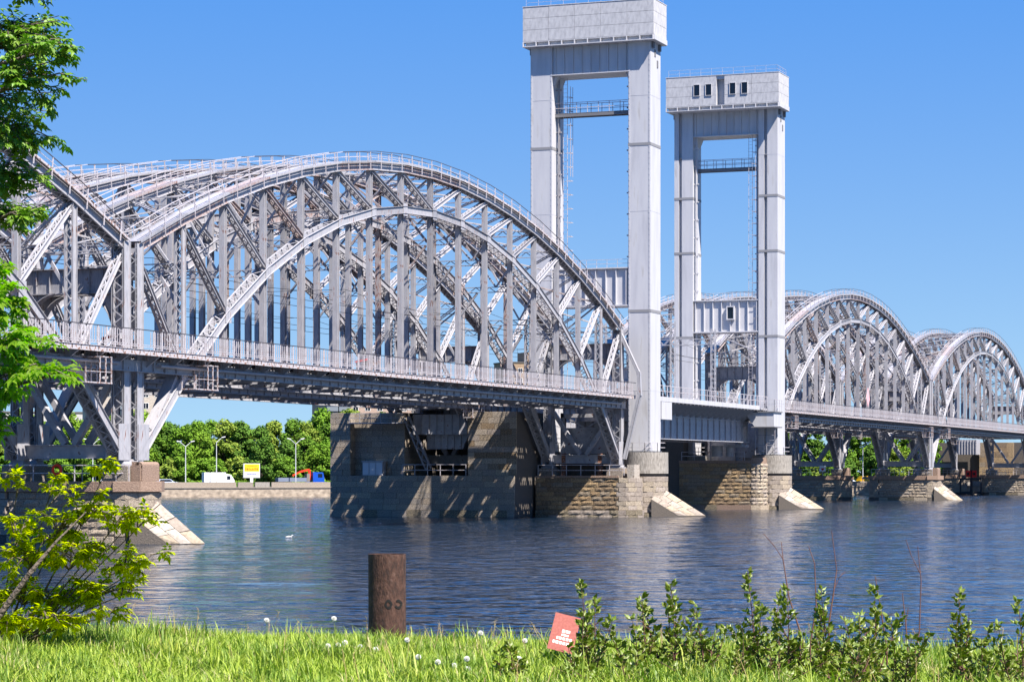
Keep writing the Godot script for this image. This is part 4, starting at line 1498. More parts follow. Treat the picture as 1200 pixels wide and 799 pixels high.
func build_far_trees() -> void:
	var bark := mat(g(0.20, 0.17, 0.14), 0.95)
	var greens := []
	for c in [[0.35, 0.48, 0.16], [0.40, 0.54, 0.17], [0.45, 0.58, 0.19], [0.50, 0.58, 0.24], [0.33, 0.46, 0.18]]:
		var m := leaf_mat(c[0], c[1], c[2], 0.4)
		m.vertex_color_use_as_albedo = true
		m.roughness = 0.95
		m.metallic_specular = 0.25
		greens.append(m)
	var kinds := []
	kinds.append(far_tree_mesh(11, 14.5, 4.8, 7500))
	kinds.append(far_tree_mesh(12, 12.5, 4.3, 6500))
	kinds.append(far_tree_mesh(13, 10.0, 3.9, 5500))
	kinds.append(far_tree_mesh(14, 13.5, 3.8, 6000))
	kinds.append(far_tree_mesh(15, 6.0, 3.1, 4500))
	var rows := [
		# t0, t1, step, d, kinds, scale, name
		[-50.0, 60.0, 3.6, 14.5, [4, 4, 2], 0.92, "front row"], [-48.0, 62.0, 4.0, 19.5, [1, 2, 3], 0.92, "middle row"], [-48.0, 66.0, 4.3, 27.0, [0, 1, 3], 1.0, "back row"], [-44.0, 70.0, 5.5, 36.0, [0, 0, 3], 1.04, "rearmost row"],
		[138.0, 178.0, 4.0, 15.5, [4, 2], 0.95, "front row"], [138.0, 185.0, 4.4, 24.0, [0, 3, 1], 0.98, "back row"],
	]
	var ordinal := ["first", "second", "third", "fourth", "fifth", "sixth", "seventh", "eighth", "ninth", "tenth", "eleventh", "twelfth", "thirteenth", "fourteenth", "fifteenth", "sixteenth", "seventeenth", "eighteenth", "nineteenth", "twentieth"]
	var words := ["dense dark green", "bright green rounded", "light green loose", "pale yellowish green", "deep green upright"]
	var count := 0
	for r in rows:
		var t: float = r[0]
		var num := 0
		while t < r[1]:
			var tt: float = t + rng.randf_range(-1.4, 1.4)
			var d: float = r[3] + rng.randf_range(-2.5, 2.5)
			var k: int = r[4][rng.randi() % r[4].size()]
			var c := rng.randi() % 5
			var where := "on the far shore" if tt < 100 else "under the third arch"
			var nth: String = ordinal[num] if num < 20 else ("twenty-" + ordinal[num - 20] if num < 29 else ("thirtieth" if num == 29 else "thirty-" + ordinal[num - 30]))
			num += 1
			var o := thing("shore_tree", "%s tree, %s from left in %s %s" % [words[c], nth, r[6], where], "tree", shore(tt, d, 2.0), "trees on the far shore")
			var s: float = r[5] * rng.randf_range(0.88, 1.1)
			o.rotation.y = rng.randf() * TAU
			var tr := MeshInstance3D.new()
			tr.mesh = kinds[k][0]
			tr.material_override = bark
			tr.name = "trunk"
			tr.scale = Vector3(s, s, s)
			o.add_child(tr)
			var cr := MeshInstance3D.new()
			cr.mesh = kinds[k][1]
			cr.material_override = greens[c]
			cr.name = "crown"
			cr.scale = Vector3(s, s, s)
			o.add_child(cr)
			count += 1
			t += r[2] * rng.randf_range(0.8, 1.2)
	# clipped hedge along the road
	var hq := thing("hedge", "long low clipped hedge in front of the far shore trees", "hedge", shore(5, 12.2, 2.05))
	var hm := MB.new()
	var hb := MB.new()
	shore_box(hb, -46, 62, 11.9, 12.5, 2.0, 3.0)
	part("inner_twigs", hb, greens[1], hq)
	for i in 9000:
		var c := shore(rng.randf_range(-46, 62), 12.2 + rng.randf_range(-0.6, 0.6), 2.05 + rng.randf() * 1.15)
		var x := Vector3(rng.randfn(), rng.randfn(), rng.randfn()).normalized() * 0.16
		var y := x.cross(Vector3(rng.randfn(), rng.randfn(), rng.randfn())).normalized() * 0.13
		hm.tri(c - x, c - y, c + x)
		hm.tri(c - x, c + x, c + y)
	part("foliage", hm, greens[1], hq)

# ---------------------------------------------------------------- far shore things
func local_root(called: String, label: String, category: String, t: float, d: float, y: float, group := "") -> Node3D:
	var o := thing(called, label, category, shore(t, d, y), group)
	return o

func lpart(called: String, m: MB, material: Material, parent: Node3D) -> MeshInstance3D:
	var r := MeshInstance3D.new()
	r.mesh = m.mesh()
	r.material_override = material
	r.name = called
	parent.add_child(r, true)
	return r

func lb(m: MB, x0: float, x1: float, y0: float, y1: float, z0: float, z1: float) -> void:
	m.box(Vector3((x0 + x1) / 2, (y0 + y1) / 2, (z0 + z1) / 2), Vector3((x1 - x0) / 2, 0, 0), Vector3(0, (y1 - y0) / 2, 0), Vector3(0, 0, (z1 - z0) / 2))

const SHORE_TURN := 0.7227   # the river wall's heading: local x runs along it

func wheel(parent: Node3D, x: float, z: float, r: float) -> void:
	var w := MB.new()
	w.cyl(Vector3(x, r, z - 0.13), Vector3(x, r, z + 0.13), r, r, 16)
	var t := lpart("wheel", w, mat(g(0.05, 0.05, 0.05), 0.9), parent)
	var h := MB.new()
	h.cyl(Vector3(x, r, z - 0.14), Vector3(x, r, z + 0.14), r * 0.5, r * 0.5, 12)
	lpart("hub", h, mat(g(0.5, 0.5, 0.52), 0.5), t)

func street_lamp(t: float, top: float, label: String, twin: bool) -> void:
	var o := local_root("street_lamp", label, "street lamp", t, 2.0, 2.0, "street lamps on the far embankment")
	o.rotation.y = SHORE_TURN
	var steel := mat(g(0.72, 0.73, 0.74), 0.5)
	var m := MB.new()
	var h := top - 2.0 - 1.1
	m.cyl(Vector3(0, 0, 0), Vector3(0, h, 0), 0.12, 0.07, 10)
	lpart("pole", m, steel, o)
	for q in ([-1.0, 1.0] if twin else [1.0]):
		var a := MB.new()
		a.cyl(Vector3(0, h, 0), Vector3(q * 1.15, h + 1.0, 0), 0.065, 0.05, 8)
		var ar := lpart("arm", a, steel, o)
		var l := MB.new()
		l.bar(Vector3(q * 1.0, h + 0.98, 0), Vector3(q * 1.75, h + 1.12, 0), 0.3, 0.16)
		lpart("lamp_head", l, mat(g(0.8, 0.8, 0.8), 0.4), ar)

func build_shore_things() -> void:
	street_lamp(5.0, 10.85, "twin armed pale street lamp nearest the stone pier's ice cutter", true)
	street_lamp(11.1, 11.7, "single armed pale street lamp standing by the white box truck", false)
	street_lamp(27.0, 11.45, "twin armed pale street lamp beside the blue crane truck", true)
	street_lamp(152.5, 11.2, "single armed street lamp seen under the third arch", false)
	street_lamp(-13.0, 11.2, "twin armed street lamp seen under the arch at the left", true)
	# billboard
	var o := local_root("billboard", "yellow and white billboard on a short white post", "billboard", 18.0, 1.7, 2.0)
	o.rotation.y = SHORE_TURN
	var m := MB.new()
	lb(m, -0.28, 0.28, 0, 1.9, -0.2, 0.2)
	lpart("post", m, mat(g(0.85, 0.85, 0.85), 0.6), o)
	m = MB.new()
	lb(m, -1.65, 1.65, 1.75, 4.55, -0.2, 0.2)
	lpart("frame", m, mat(g(0.74, 0.74, 0.75), 0.5), o)
	m = MB.new()
	lb(m, -1.45, 1.5, 1.9, 2.95, 0.2, 0.23)
	lpart("white_panel", m, mat(g(0.92, 0.92, 0.94), 0.6), o)
	m = MB.new()
	lb(m, -1.45, 1.5, 2.97, 4.42, 0.2, 0.23)
	lpart("yellow_panel", m, mat(g(0.98, 0.86, 0.03), 0.6), o)
	# two lines of lettering too far to read, and a finer line below
	for ln in [[4.1, 0.16, g(0.55, 0.36, 0.03), 9, 1.05], [3.42, 0.34, g(0.50, 0.28, 0.03), 8, 1.35], [2.5, 0.16, g(0.3, 0.32, 0.6), 10, 1.0]]:
		var tm := MB.new()
		var n: int = ln[3]
		for i in n:
			var x: float = -ln[4] + 2 * ln[4] * (i + 0.5) / n
			var w: float = ln[4] / n * 0.78
			var hh: float = ln[1]
			lb(tm, x - w, x - w * 0.2, ln[0] - hh, ln[0] + hh * rng.randf_range(0.5, 1), 0.23, 0.245)
			lb(tm, x - w * 0.4, x + w, ln[0] + hh * rng.randf_range(-0.3, 0.6), ln[0] + hh * 0.85, 0.23, 0.245)
			lb(tm, x + w * 0.2, x + w, ln[0] - hh * rng.randf_range(0.6, 1), ln[0] + hh * 0.3, 0.23, 0.245)
		lpart("lettering", tm, mat(ln[2], 0.7), o)
	# white box truck, nose to the right
	o = local_root("box_truck", "white box truck parked behind the far parapet", "truck", 12.1, 5.0, 2.06)
	o.rotation.y = SHORE_TURN
	m = MB.new()
	lb(m, -2.9, 1.35, 0.75, 2.75, -1.05, 1.05)
	lpart("cargo_box", m, mat(g(0.9, 0.9, 0.91), 0.5), o)
	m = MB.new()
	m.slab([Vector3(1.4, 0.5, 1.0), Vector3(3.1, 0.5, 1.0), Vector3(3.1, 1.25, 1.0), Vector3(2.4, 2.3, 1.0), Vector3(1.4, 2.5, 1.0)], Vector3(0, 0, -2.0))
	var cab := lpart("cab", m, mat(g(0.88, 0.88, 0.9), 0.35), o)
	m = MB.new()
	lb(m, 1.6, 2.3, 1.35, 2.05, 1.0, 1.02)
	m.slab([Vector3(2.46, 2.22, 0.9), Vector3(3.08, 1.3, 0.9), Vector3(3.11, 1.32, 0.9), Vector3(2.49, 2.25, 0.9)], Vector3(0, 0, -1.8))
	lpart("window", m, M.glass, cab)
	m = MB.new()
	lb(m, -2.9, 2.9, 0.45, 0.75, -0.5, 0.5)
	lpart("chassis", m, mat(g(0.1, 0.1, 0.1), 0.8), o)
	for x in [-2.0, 2.3]:
		for z in [-0.85, 0.85]:
			wheel(o, x, z, 0.42)
	# blue flatbed truck with a folded orange crane
	o = local_root("crane_truck", "blue cab flatbed truck with folded orange crane boom", "truck", 29.4, 5.0, 2.06)
	o.rotation.y = SHORE_TURN
	m = MB.new()
	lb(m, -5.4, 0.4, 0.95, 1.7, -1.1, 1.1)
	lpart("flatbed", m, mat(g(0.42, 0.46, 0.54), 0.6), o)
	m = MB.new()
	m.slab([Vector3(1.7, 0.6, 1.1), Vector3(4.0, 0.6, 1.1), Vector3(4.0, 1.6, 1.1), Vector3(3.75, 2.75, 1.1), Vector3(1.7, 2.85, 1.1)], Vector3(0, 0, -2.2))
	cab = lpart("cab", m, mat(g(0.06, 0.28, 0.66), 0.35), o)
	m = MB.new()
	lb(m, 2.7, 3.6, 1.75, 2.5, 1.1, 1.12)
	lb(m, 3.88, 3.98, 1.7, 2.4, -0.9, 0.9)
	lpart("window", m, M.glass, cab)
	m = MB.new()
	m.bar(Vector3(1.35, 1.2, 0), Vector3(1.2, 3.3, 0), 0.45, 0.45)
	m.bar(Vector3(1.2, 3.3, 0), Vector3(-0.6, 2.9, 0), 0.34, 0.36)
	m.bar(Vector3(-0.6, 2.9, 0), Vector3(-2.2, 2.1, 0), 0.26, 0.28)
	lpart("crane_boom", m, mat(g(0.85, 0.20, 0.06), 0.5), o)
	m = MB.new()
	lb(m, 0.5, 1.1, 0.95, 2.5, -0.9, 0.9)
	lpart("crane_base", m, mat(g(0.45, 0.43, 0.40), 0.6), o)
	for x in [-4.0, -2.8, 2.9]:
		for z in [-0.9, 0.9]:
			wheel(o, x, z, 0.48)
	# small cars and vans on the embankment
	var cars := [[2.2, 6.0, g(0.75, 0.80, 0.88), "pale blue car above the far parapet near the ice cutter", 1.0], [155.0, 5.0, g(0.90, 0.68, 0.05), "yellow van on the embankment under the third arch", 1.35], [150.2, 5.5, g(0.86, 0.87, 0.88), "white van on the embankment under the third arch, beside the yellow one", 1.3], [145.5, 5.0, g(0.85, 0.86, 0.87), "white van under the third arch nearest the lift tower", 1.3], [-9.0, 5.0, g(0.8, 0.8, 0.82), "light car on the embankment under the left arch", 1.0], [33.0, 8.5, g(0.2, 0.35, 0.6), "small blue car behind the crane truck", 0.95]]
	for c in cars:
		o = local_root("parked_car", c[3], "car", c[0], c[1], 2.06, "vehicles on the far embankment")
		o.rotation.y = SHORE_TURN
		var s: float = c[4]
		m = MB.new()
		m.slab([Vector3(-2.1, 0.4 , 0.85), Vector3(2.1, 0.4, 0.85), Vector3(2.1, 0.85, 0.85), Vector3(1.2, 0.98 * s, 0.85), Vector3(0.6, 1.45 * s, 0.85), Vector3(-1.5, 1.45 * s, 0.85), Vector3(-2.05, 0.95, 0.85)], Vector3(0, 0, -1.7))
		var bd := lpart("body", m, mat(c[2], 0.35), o)
		m = MB.new()
		m.slab([Vector3(-1.6, 0.98 * s, 0.855), Vector3(1.0, 0.98 * s, 0.855), Vector3(0.55, 1.36 * s, 0.855), Vector3(-1.4, 1.36 * s, 0.855)], Vector3(0, 0, 0.012))
		lpart("window", m, M.glass, bd)
		for x in [-1.3, 1.3]:
			for z in [-0.78, 0.78]:
				wheel(o, x, z, 0.33)
	# warning sign seen under the third arch, lifebuoy on the first pier, red signal lanterns on the last pier
	o = thing("warning_sign", "small red and white sign plate on the dark pier by the second tower", "sign", P(-18.2, 4.26, 276.5))
	m = MB.new()
	m.bb(-18.27, -18.13, 4.26, 6.0, 276.45, 276.55)
	part("post", m, M.rail, o)
	m = MB.new()
	m.bb(-18.75, -17.65, 5.0, 6.0, 276.38, 276.44)
	part("plate", m, mat(g(0.9, 0.9, 0.88), 0.6), o)
	m = MB.new()
	m.slab([P(-18.55, 5.55, 276.35), P(-18.2, 5.1, 276.35), P(-17.85, 5.55, 276.35)], Vector3(0, 0, 0.03))
	part("red_triangle", m, mat(g(0.8, 0.06, 0.05), 0.6), o)
	o = thing("lifebuoy", "orange lifebuoy on the railing of the pier behind the bush", "lifebuoy", P(-4.4, 4.7, -2.58))
	m = MB.new()
	for i in 16:
		var t0 := TAU * i / 16
		var t1 := TAU * (i + 1) / 16
		m.cyl(P(-4.4 + 0.32 * cos(t0), 5.05 + 0.32 * sin(t0), -2.62), P(-4.4 + 0.32 * cos(t1), 5.05 + 0.32 * sin(t1), -2.62), 0.1, 0.1, 8)
	part("ring", m, mat(g(0.9, 0.22, 0.05), 0.5), o)
	o = thing("signal_lantern", "pair of red lantern boards on a dark platform near the right edge", "signal", P(-11.9, 0, 384.5))
	m = MB.new()
	m.bb(-12.1, -11.7, 0, 5.4, 384.6, 384.8)
	m.bb(-14.2, -9.6, 0.2, 0.7, 383.8, 386.0)
	for x in [-14.1, -11.9, -9.7]:
		m.bb(x - 0.15, x + 0.15, -2, 3.6, 383.8, 384.1)
	m.bb(-14.2, -9.6, 3.2, 3.6, 383.9, 384.6)
	part("platform", m, mat(g(0.16, 0.17, 0.19), 0.8), o)
	for x in [-12.55, -11.25]:
		m = MB.new()
		m.bb(x - 0.5, x + 0.5, 3.75, 5.2, 384.4, 384.55)
		var pl := part("lantern_board", m, mat(g(0.85, 0.05, 0.05), 0.5), o)
		m = MB.new()
		m.cyl(P(x, 4.5, 384.4), P(x, 4.5, 384.2), 0.25, 0.28, 10)
		part("lens_hood", m, mat(g(0.05, 0.05, 0.05), 0.7), pl)
	# red cloth tied to the railings of the spans
	var cl := [[6.0, "red cloth strip hanging on the deck railing above the first pier", -1.9], [40.0, "red banner strip tied behind the railing below the nearest arch", -0.6]]
	for c in cl:
		o = thing("red_barrier", c[1], "barrier", P(c[2], 13.2, c[0] - 6.0 if c[0] < 10 else c[0]), "red barriers on the deck")
		var s: float = o.position.z * -1
		m = MB.new()
		m.bar(P(c[2] - 0.5, 14.15, s), P(c[2] + 0.6, 14.35, s), 0.08, 0.16)
		part("red_board", m, mat(g(0.75, 0.12, 0.10), 0.6), o)
		m = MB.new()
		for x in [-0.4, 0.5]:
			m.bb(c[2] + x - 0.04, c[2] + x + 0.04, 13.2, 14.3, s + 0.05, s + 0.13)
		part("stand", m, M.seam, o)
	# banner hung in the third arch
	o = thing("hanging_cloth", "pale pink cloth hanging from a post inside the third arch", "banner", P(0.35, 15.0, 228.5))
	m = MB.new()
	m.slab([P(0.4, 14.9, 229.0), P(0.4, 16.2, 227.9), P(0.4, 17.9, 229.2), P(0.4, 16.1, 230.3)], Vector3(0.06, 0, 0))
	part("cloth", m, mat(g(0.80, 0.62, 0.64), 0.8), o)
	# bird far off in the sky is left out of reach; a gull resting on the water
	o = thing("gull", "small white gull afloat on the blue water left of the wide pier", "bird", bank(187, -16.6, 0.0))
	m = MB.new()
	var gp := o.position
	m.cyl(gp + Vector3(-0.3, 0.06, 0), gp + Vector3(0.0, 0.06, 0), 0.02, 0.09, 10)
	m.cyl(gp + Vector3(0.0, 0.06, 0), gp + Vector3(0.22, 0.07, 0), 0.09, 0.05, 10)
	m.cyl(gp + Vector3(0.18, 0.09, 0), gp + Vector3(0.24, 0.17, 0), 0.045, 0.04, 8)
	m.cyl(gp + Vector3(0.22, 0.18, 0), gp + Vector3(0.3, 0.18, 0), 0.045, 0.03, 8)
	m.cyl(gp + Vector3(0.3, 0.18, 0), gp + Vector3(0.36, 0.17, 0), 0.015, 0.004, 6)
	part("body", m, mat(g(0.88, 0.88, 0.88), 0.7), o)

# ---------------------------------------------------------------- buildings
func block_of_flats(called: String, label: String, t: float, d: float, wid: float, dep: float, floors: int, wall: Color, bays: int, balcony: Array, hut: bool) -> void:
	var o := thing(called, label, "building", shore(t, d, 2.0), "")
	o.rotation.y = SHORE_TURN
	var h := floors * 2.9 + 1.4
	var m := MB.new()
	lb(m, -wid / 2, wid / 2, 0, h, -dep / 2, dep / 2)
	lpart("wall", m, textured([[0.2, wall.darkened(0.12)], [0.8, wall.lightened(0.08)]], 0.02, 121, 0.9, 6.0), o)
	m = MB.new()
	lb(m, -wid / 2 - 0.2, wid / 2 + 0.2, h, h + 0.35, -dep / 2 - 0.2, dep / 2 + 0.2)
	var rf := lpart("roof", m, mat(g(0.35, 0.33, 0.32), 0.9), o)
	if hut:
		m = MB.new()
		lb(m, wid * 0.1, wid * 0.38, h + 0.35, h + 3.4, -dep / 4, dep / 4)
		lpart("lift_hut", m, mat(wall, 0.9), rf)
	var fr := mat(g(0.82, 0.82, 0.82), 0.6)
	var wm := MB.new()
	lb(wm, -0.75, 0.75, 0, 1.5, 0, 0.06)
	var wmesh := wm.mesh()
	var pm := MB.new()
	lb(pm, -0.65, -0.04, 0.1, 1.4, 0.06, 0.075)
	lb(pm, 0.04, 0.65, 0.1, 1.4, 0.06, 0.075)
	var pmesh := pm.mesh()
	var low := maxi(0, floors - 5)
	for f in range(low, floors):
		for b in bays:
			var x := -wid / 2 + wid * (b + 0.5) / bays
			if b in balcony:
				var bm := MB.new()
				lb(bm, x - wid / bays * 0.46, x + wid / bays * 0.46, f * 2.9 + 1.0, f * 2.9 + 2.15, dep / 2, dep / 2 + 1.1)
				lpart("balcony", bm, mat(g(0.40, 0.43, 0.47), 0.7), o)
				var gm := MB.new()
				lb(gm, x - wid / bays * 0.46, x + wid / bays * 0.46, f * 2.9 + 2.15, f * 2.9 + 3.7, dep / 2, dep / 2 + 0.9)
				lpart("balcony_glazing", gm, mat(g(0.22, 0.25, 0.30), 0.2), o)
				continue
			var w := MeshInstance3D.new()
			w.mesh = wmesh
			w.material_override = fr
			w.name = "window"
			o.add_child(w, true)
			w.position = Vector3(x, f * 2.9 + 1.2, dep / 2)
			var pn := MeshInstance3D.new()
			pn.mesh = pmesh
			pn.material_override = M.glass
			pn.name = "pane"
			w.add_child(pn, true)

func build_buildings() -> void:
	block_of_flats("apartment_block", "pinkish grey apartment block above the trees left of the wide pier", 88.0, 150.0, 26.0, 12.0, 8, g(0.62, 0.53, 0.48), 8, [0, 1], false)
	block_of_flats("apartment_block", "tan brick apartment block seen through the right of the nearest arch", 168.0, 250.0, 11.0, 12.0, 12, g(0.56, 0.47, 0.38), 4, [], true)
	block_of_flats("apartment_block", "pale grey apartment block seen behind the first pier's slanting strut", 24.0, 150.0, 18.0, 12.0, 8, g(0.66, 0.62, 0.58), 6, [2], false)
	block_of_flats("apartment_block", "low pale apartment block behind the left arch", 12.0, 210.0, 30.0, 12.0, 6, g(0.68, 0.67, 0.66), 9, [], false)
	# abutment of the shore spans
	var a := thing("shore_abutment", "tall ochre stone abutment on the far shore below the last arch", "abutment", P(-12, 0, 408))
	var m := MB.new()
	m.bb(-30, 6, -2, 11.4, 404.0, 420.0)
	part("core", m, M.mortar, a)
	face(a, P(-13.5, 0, 402.9), Vector3(1, 0, 0), Vector3(0, 0, 1), 7.5, 0.5, 11.4, 1.1, 2.4, false, M.ochre, 0.3)
	m = MB.new()
	m.bb(-13.5, -6, -1, 11.4, 403.0, 404.2)
	part("pilaster", m, M.ochre[1], a)
	var g1 := thing("shore_girder", "grey ribbed plate girder under the deck near the right edge", "girder", P(-16.5, 8.6, 395))
	m = MB.new()
	m.bb(-19.0, -13.2, 8.7, 12.0, 398.0, 402.5)
	var gp := part("girder_box", m, M.girder, g1)
	for i in 10:
		m = MB.new()
		var x := -18.9 + i * 0.62
		m.bb(x - 0.06, x + 0.06, 8.7, 12.0, 397.8, 398.0)
		part("rib", m, M.girder, gp)

# ---------------------------------------------------------------- plants on the near bank
# one leaflet: folded along the rib, drooping to its tip
func leaflet(m: MB, o: Vector3, dir: Vector3, up: Vector3, l: float, w: float) -> void:
	var side := dir.cross(up).normalized()
	var mid := o + dir * l * 0.45 - up * l * 0.02
	var tip := o + dir * l - up * l * 0.16
	var a := mid + side * w + up * w * 0.35
	var b := mid - side * w + up * w * 0.35
	m.tri(o, a, mid)
	m.tri(a, tip, mid)
	m.tri(o, mid, b)
	m.tri(b, mid, tip)

func compound_leaf(m: MB, o: Vector3, dir: Vector3, l: float) -> void:
	var up := Vector3.UP
	dir = (dir + Vector3(0, -0.35, 0)).normalized()
	var side := dir.cross(up).normalized()
	var n := (side.cross(dir) + Vector3(rng.randfn(), 0, rng.randfn()) * 0.3).normalized()
	var t := rng.randf_range(0.72, 1.3)
	m.tint = Color(t * rng.randf_range(0.85, 1.2), t, t * rng.randf_range(0.75, 1.15))
	leaflet(m, o + dir * l * 0.9, (dir + Vector3(0, -0.25, 0)).normalized(), n, l * 1.0, l * 0.27)
	for k in 2:
		var at := o + dir * l * (0.35 + 0.45 * k)
		for q in [-1.0, 1.0]:
			leaflet(m, at, (dir * 0.55 + side * q + Vector3(0, -0.3, 0)).normalized(), n, l * rng.randf_range(0.75, 0.95), l * 0.22)

# leafy clump: twigs fan out from base and carry compound leaves
func clump(leaves: MB, twigs: MB, base: Vector3, c: Vector3, r: Vector3, twigs_n: int, per: int, l: float) -> void:
	for i in twigs_n:
		var d := Vector3(rng.randfn(), rng.randfn(), rng.randfn()).normalized() * pow(rng.randf(), 0.4)
		var e := c + Vector3(d.x * r.x, d.y * r.y, d.z * r.z)
		var st := base.lerp(c, rng.randf_range(0.3, 0.9))
		var midp := st.lerp(e, 0.5) + Vector3(0, 0.06, 0)
		twigs.cyl(st, midp, 0.008, 0.006, 4, false)
		twigs.cyl(midp, e, 0.006, 0.003, 4, false)
		for j in per:
			var t := rng.randf_range(0.25, 1.0)
			var o := midp.lerp(e, t * 1.4 - 0.4) if t > 0.3 else st.lerp(midp, t + 0.5)
			var out := (e - st).normalized() * 0.7 + Vector3(rng.randfn(), rng.randfn() * 0.5, rng.randfn()) * 0.8
			compound_leaf(leaves, o, out.normalized(), l * rng.randf_range(0.75, 1.2))

# height of the grassy bank at a place on it
func bank_y(ahead: float, right: float) -> float:
	var y := BANK + clampf(-right * 0.025, -0.3, 0.3)
	if ahead > 22:
		y -= 0.1 * minf(ahead - 22, 3.0) / 3.0
	if ahead > 25:
		y -= 0.25 * (ahead - 25)
	return y

func px(x: float, y: float, ahead: float) -> Vector3:
	# where a thing standing that far ahead is met by the line of sight through a point of the photograph
	return EYE + (FWD + RGT * (x - 600.0) / FOCAL + Vector3.UP * (HORIZON - y) / FOCAL) * ahead

func build_tree() -> void:
	var bark := textured([[0.2, g(0.25, 0.22, 0.19)], [0.6, g(0.38, 0.34, 0.30)], [0.9, g(0.47, 0.43, 0.38)]], 0.05, 131, 0.95, 0.8, 3.0)
	var root_at := bank(20.5, -5.9, BANK)
	var o := thing("maple_tree", "leafy green maple overhanging the left edge of the view", "tree", root_at)
	var trunk := MB.new()
	var pts := [root_at + Vector3(0, -0.3, 0), root_at + Vector3(0.1, 2.2, 0.1), root_at + Vector3(0.35, 4.0, 0.0), root_at + Vector3(0.4, 6.2, 0.1)]
	var rad := [0.2, 0.15, 0.11, 0.05]
	for i in 3:
		trunk.cyl(pts[i], pts[i + 1], rad[i], rad[i + 1], 12)
	part("trunk", trunk, bark, o)
	var lv := MB.new()
	lv.tinted = true
	var tw := MB.new()
	# [x, y of the clump in the photograph, half width, half height in photo pixels, distance, twigs]
	var clumps := [[20, 40, 62, 42, 20.3, 46], [-20, 110, 90, 55, 20.6, 60], [50, 90, 30, 35, 20.0, 20], [15, 150, 40, 34, 20.2, 34], [72, 55, 22, 14, 19.9, 9], [8, 205, 34, 26, 20.4, 24], [10, 250, 24, 18, 20.2, 16], [-60, 40, 90, 80, 20.8, 50], [-70, 200, 80, 70, 20.8, 50], [-80, -60, 120, 60, 20.6, 60], [20, -40, 70, 40, 20.4, 40], [-150, 60, 90, 120, 20.5, 70]]
	for c in clumps:
		var ctr := px(c[0], c[1], c[4])
		var base := px(minf(c[0] - 60, -40), c[1] + 30, c[4] + 0.2)
		tw.cyl(pts[2].lerp(pts[3], clampf((250.0 - c[1]) / 400.0, 0, 1)), base, 0.03, 0.018, 6, false)
		tw.cyl(base, ctr, 0.018, 0.008, 5, false)
		var k: float = c[4] / FOCAL
		clump(lv, tw, base, ctr, Vector3(c[2] * k, c[3] * k, 0.75), c[5], 10, 0.064)
	part("branches", tw, bark, o)
	var m := leaf_mat(0.40, 0.54, 0.12, 0.55)
	m.vertex_color_use_as_albedo = true
	part("leaves", lv, m, o)
	# lower boughs: lighter, nearer leaves
	var lo := MB.new()
	lo.tinted = true
	var tb := MB.new()
	var low := [[12, 355, 26, 30, 19.2, 15], [28, 400, 38, 26, 19.1, 16], [60, 440, 26, 14, 19.0, 9], [5, 440, 22, 40, 19.1, 14], [0, 500, 16, 30, 19.2, 9], [8, 315, 14, 12, 19.3, 5], [-50, 420, 60, 110, 19.5, 45]]
	for c in low:
		var ctr := px(c[0], c[1], c[4])
		var base := px(minf(c[0] - 50, -30), c[1] + 25, c[4] + 0.3)
		tb.cyl(pts[1].lerp(pts[2], clampf((520.0 - c[1]) / 250.0, 0, 1)), base, 0.028, 0.016, 6, false)
		tb.cyl(base, ctr, 0.016, 0.007, 5, false)
		var k: float = c[4] / FOCAL
		clump(lo, tb, base, ctr, Vector3(c[2] * k, c[3] * k, 0.45), c[5], 8, 0.075)
	part("low_branches", tb, bark, o)
	var m2 := leaf_mat(0.54, 0.68, 0.14, 0.65)
	m2.vertex_color_use_as_albedo = true
	part("low_leaves", lo, m2, o)

	# young maple bush below it
	var b_at := bank(22.0, -4.75, BANK)
	o = thing("maple_bush", "bright yellow green bush on the bank in front of first pier", "bush", b_at)
	lo = MB.new()
	lo.tinted = true
	tb = MB.new()
	var stems := MB.new()
	var bush := [[70, 615, 40, 26, 22.0, 16], [110, 590, 40, 20, 22.0, 9], [60, 570, 26, 14, 22.1, 5], [40, 650, 47, 30, 22.0, 18], [95, 650, 50, 30, 21.9, 18], [140, 610, 33, 18, 21.8, 7], [168, 612, 17, 16, 21.8, 3], [165, 600, 24, 8, 21.8, 3], [150, 660, 38, 22, 21.8, 9], [180, 655, 17, 12, 21.7, 3], [120, 695, 49, 22, 21.9, 13], [160, 690, 20, 14, 21.7, 3], [30, 700, 51, 26, 22.0, 18], [75, 700, 44, 26, 22.1, 16], [20, 620, 29, 22, 22.2, 7], [-40, 660, 56, 60, 22.2, 24], [60, 728, 67, 14, 21.6, 16], [130, 722, 33, 10, 21.6, 4], [10, 730, 44, 16, 21.6, 12], [128, 545, 13, 12, 22.0, 3], [20, 560, 17, 10, 22.3, 3]]
	for c in bush:
		var ctr := px(c[0], c[1], c[4])
		var base := px(c[0] * 0.55, 745 - (745 - c[1]) * 0.45, c[4] + 0.1)
		stems.cyl(px(-8 + c[0] * 0.25, 752, 22.1), base, 0.010, 0.007, 6, false)
		stems.cyl(base, ctr, 0.007, 0.003, 5, false)
		var k: float = c[4] / FOCAL
		clump(lo, tb, base.lerp(ctr, 0.5), ctr, Vector3(c[2] * k, c[3] * k, 0.4), c[5], 9, 0.063)
	# the pale slanting stem in front
	stems.cyl(px(-4, 725, 21.4), px(34, 672, 21.4), 0.03, 0.022, 8, false)
	stems.cyl(px(34, 672, 21.4), px(64, 636, 21.5), 0.022, 0.012, 8, false)
	stems.cyl(px(64, 636, 21.5), px(100, 600, 21.7), 0.012, 0.006, 6, false)
	part("stems", stems, bark, o)
	part("twigs", tb, bark, o)
	var m3 := leaf_mat(0.74, 0.77, 0.13, 0.7)
	m3.vertex_color_use_as_albedo = true
	part("leaves", lo, m3, o)

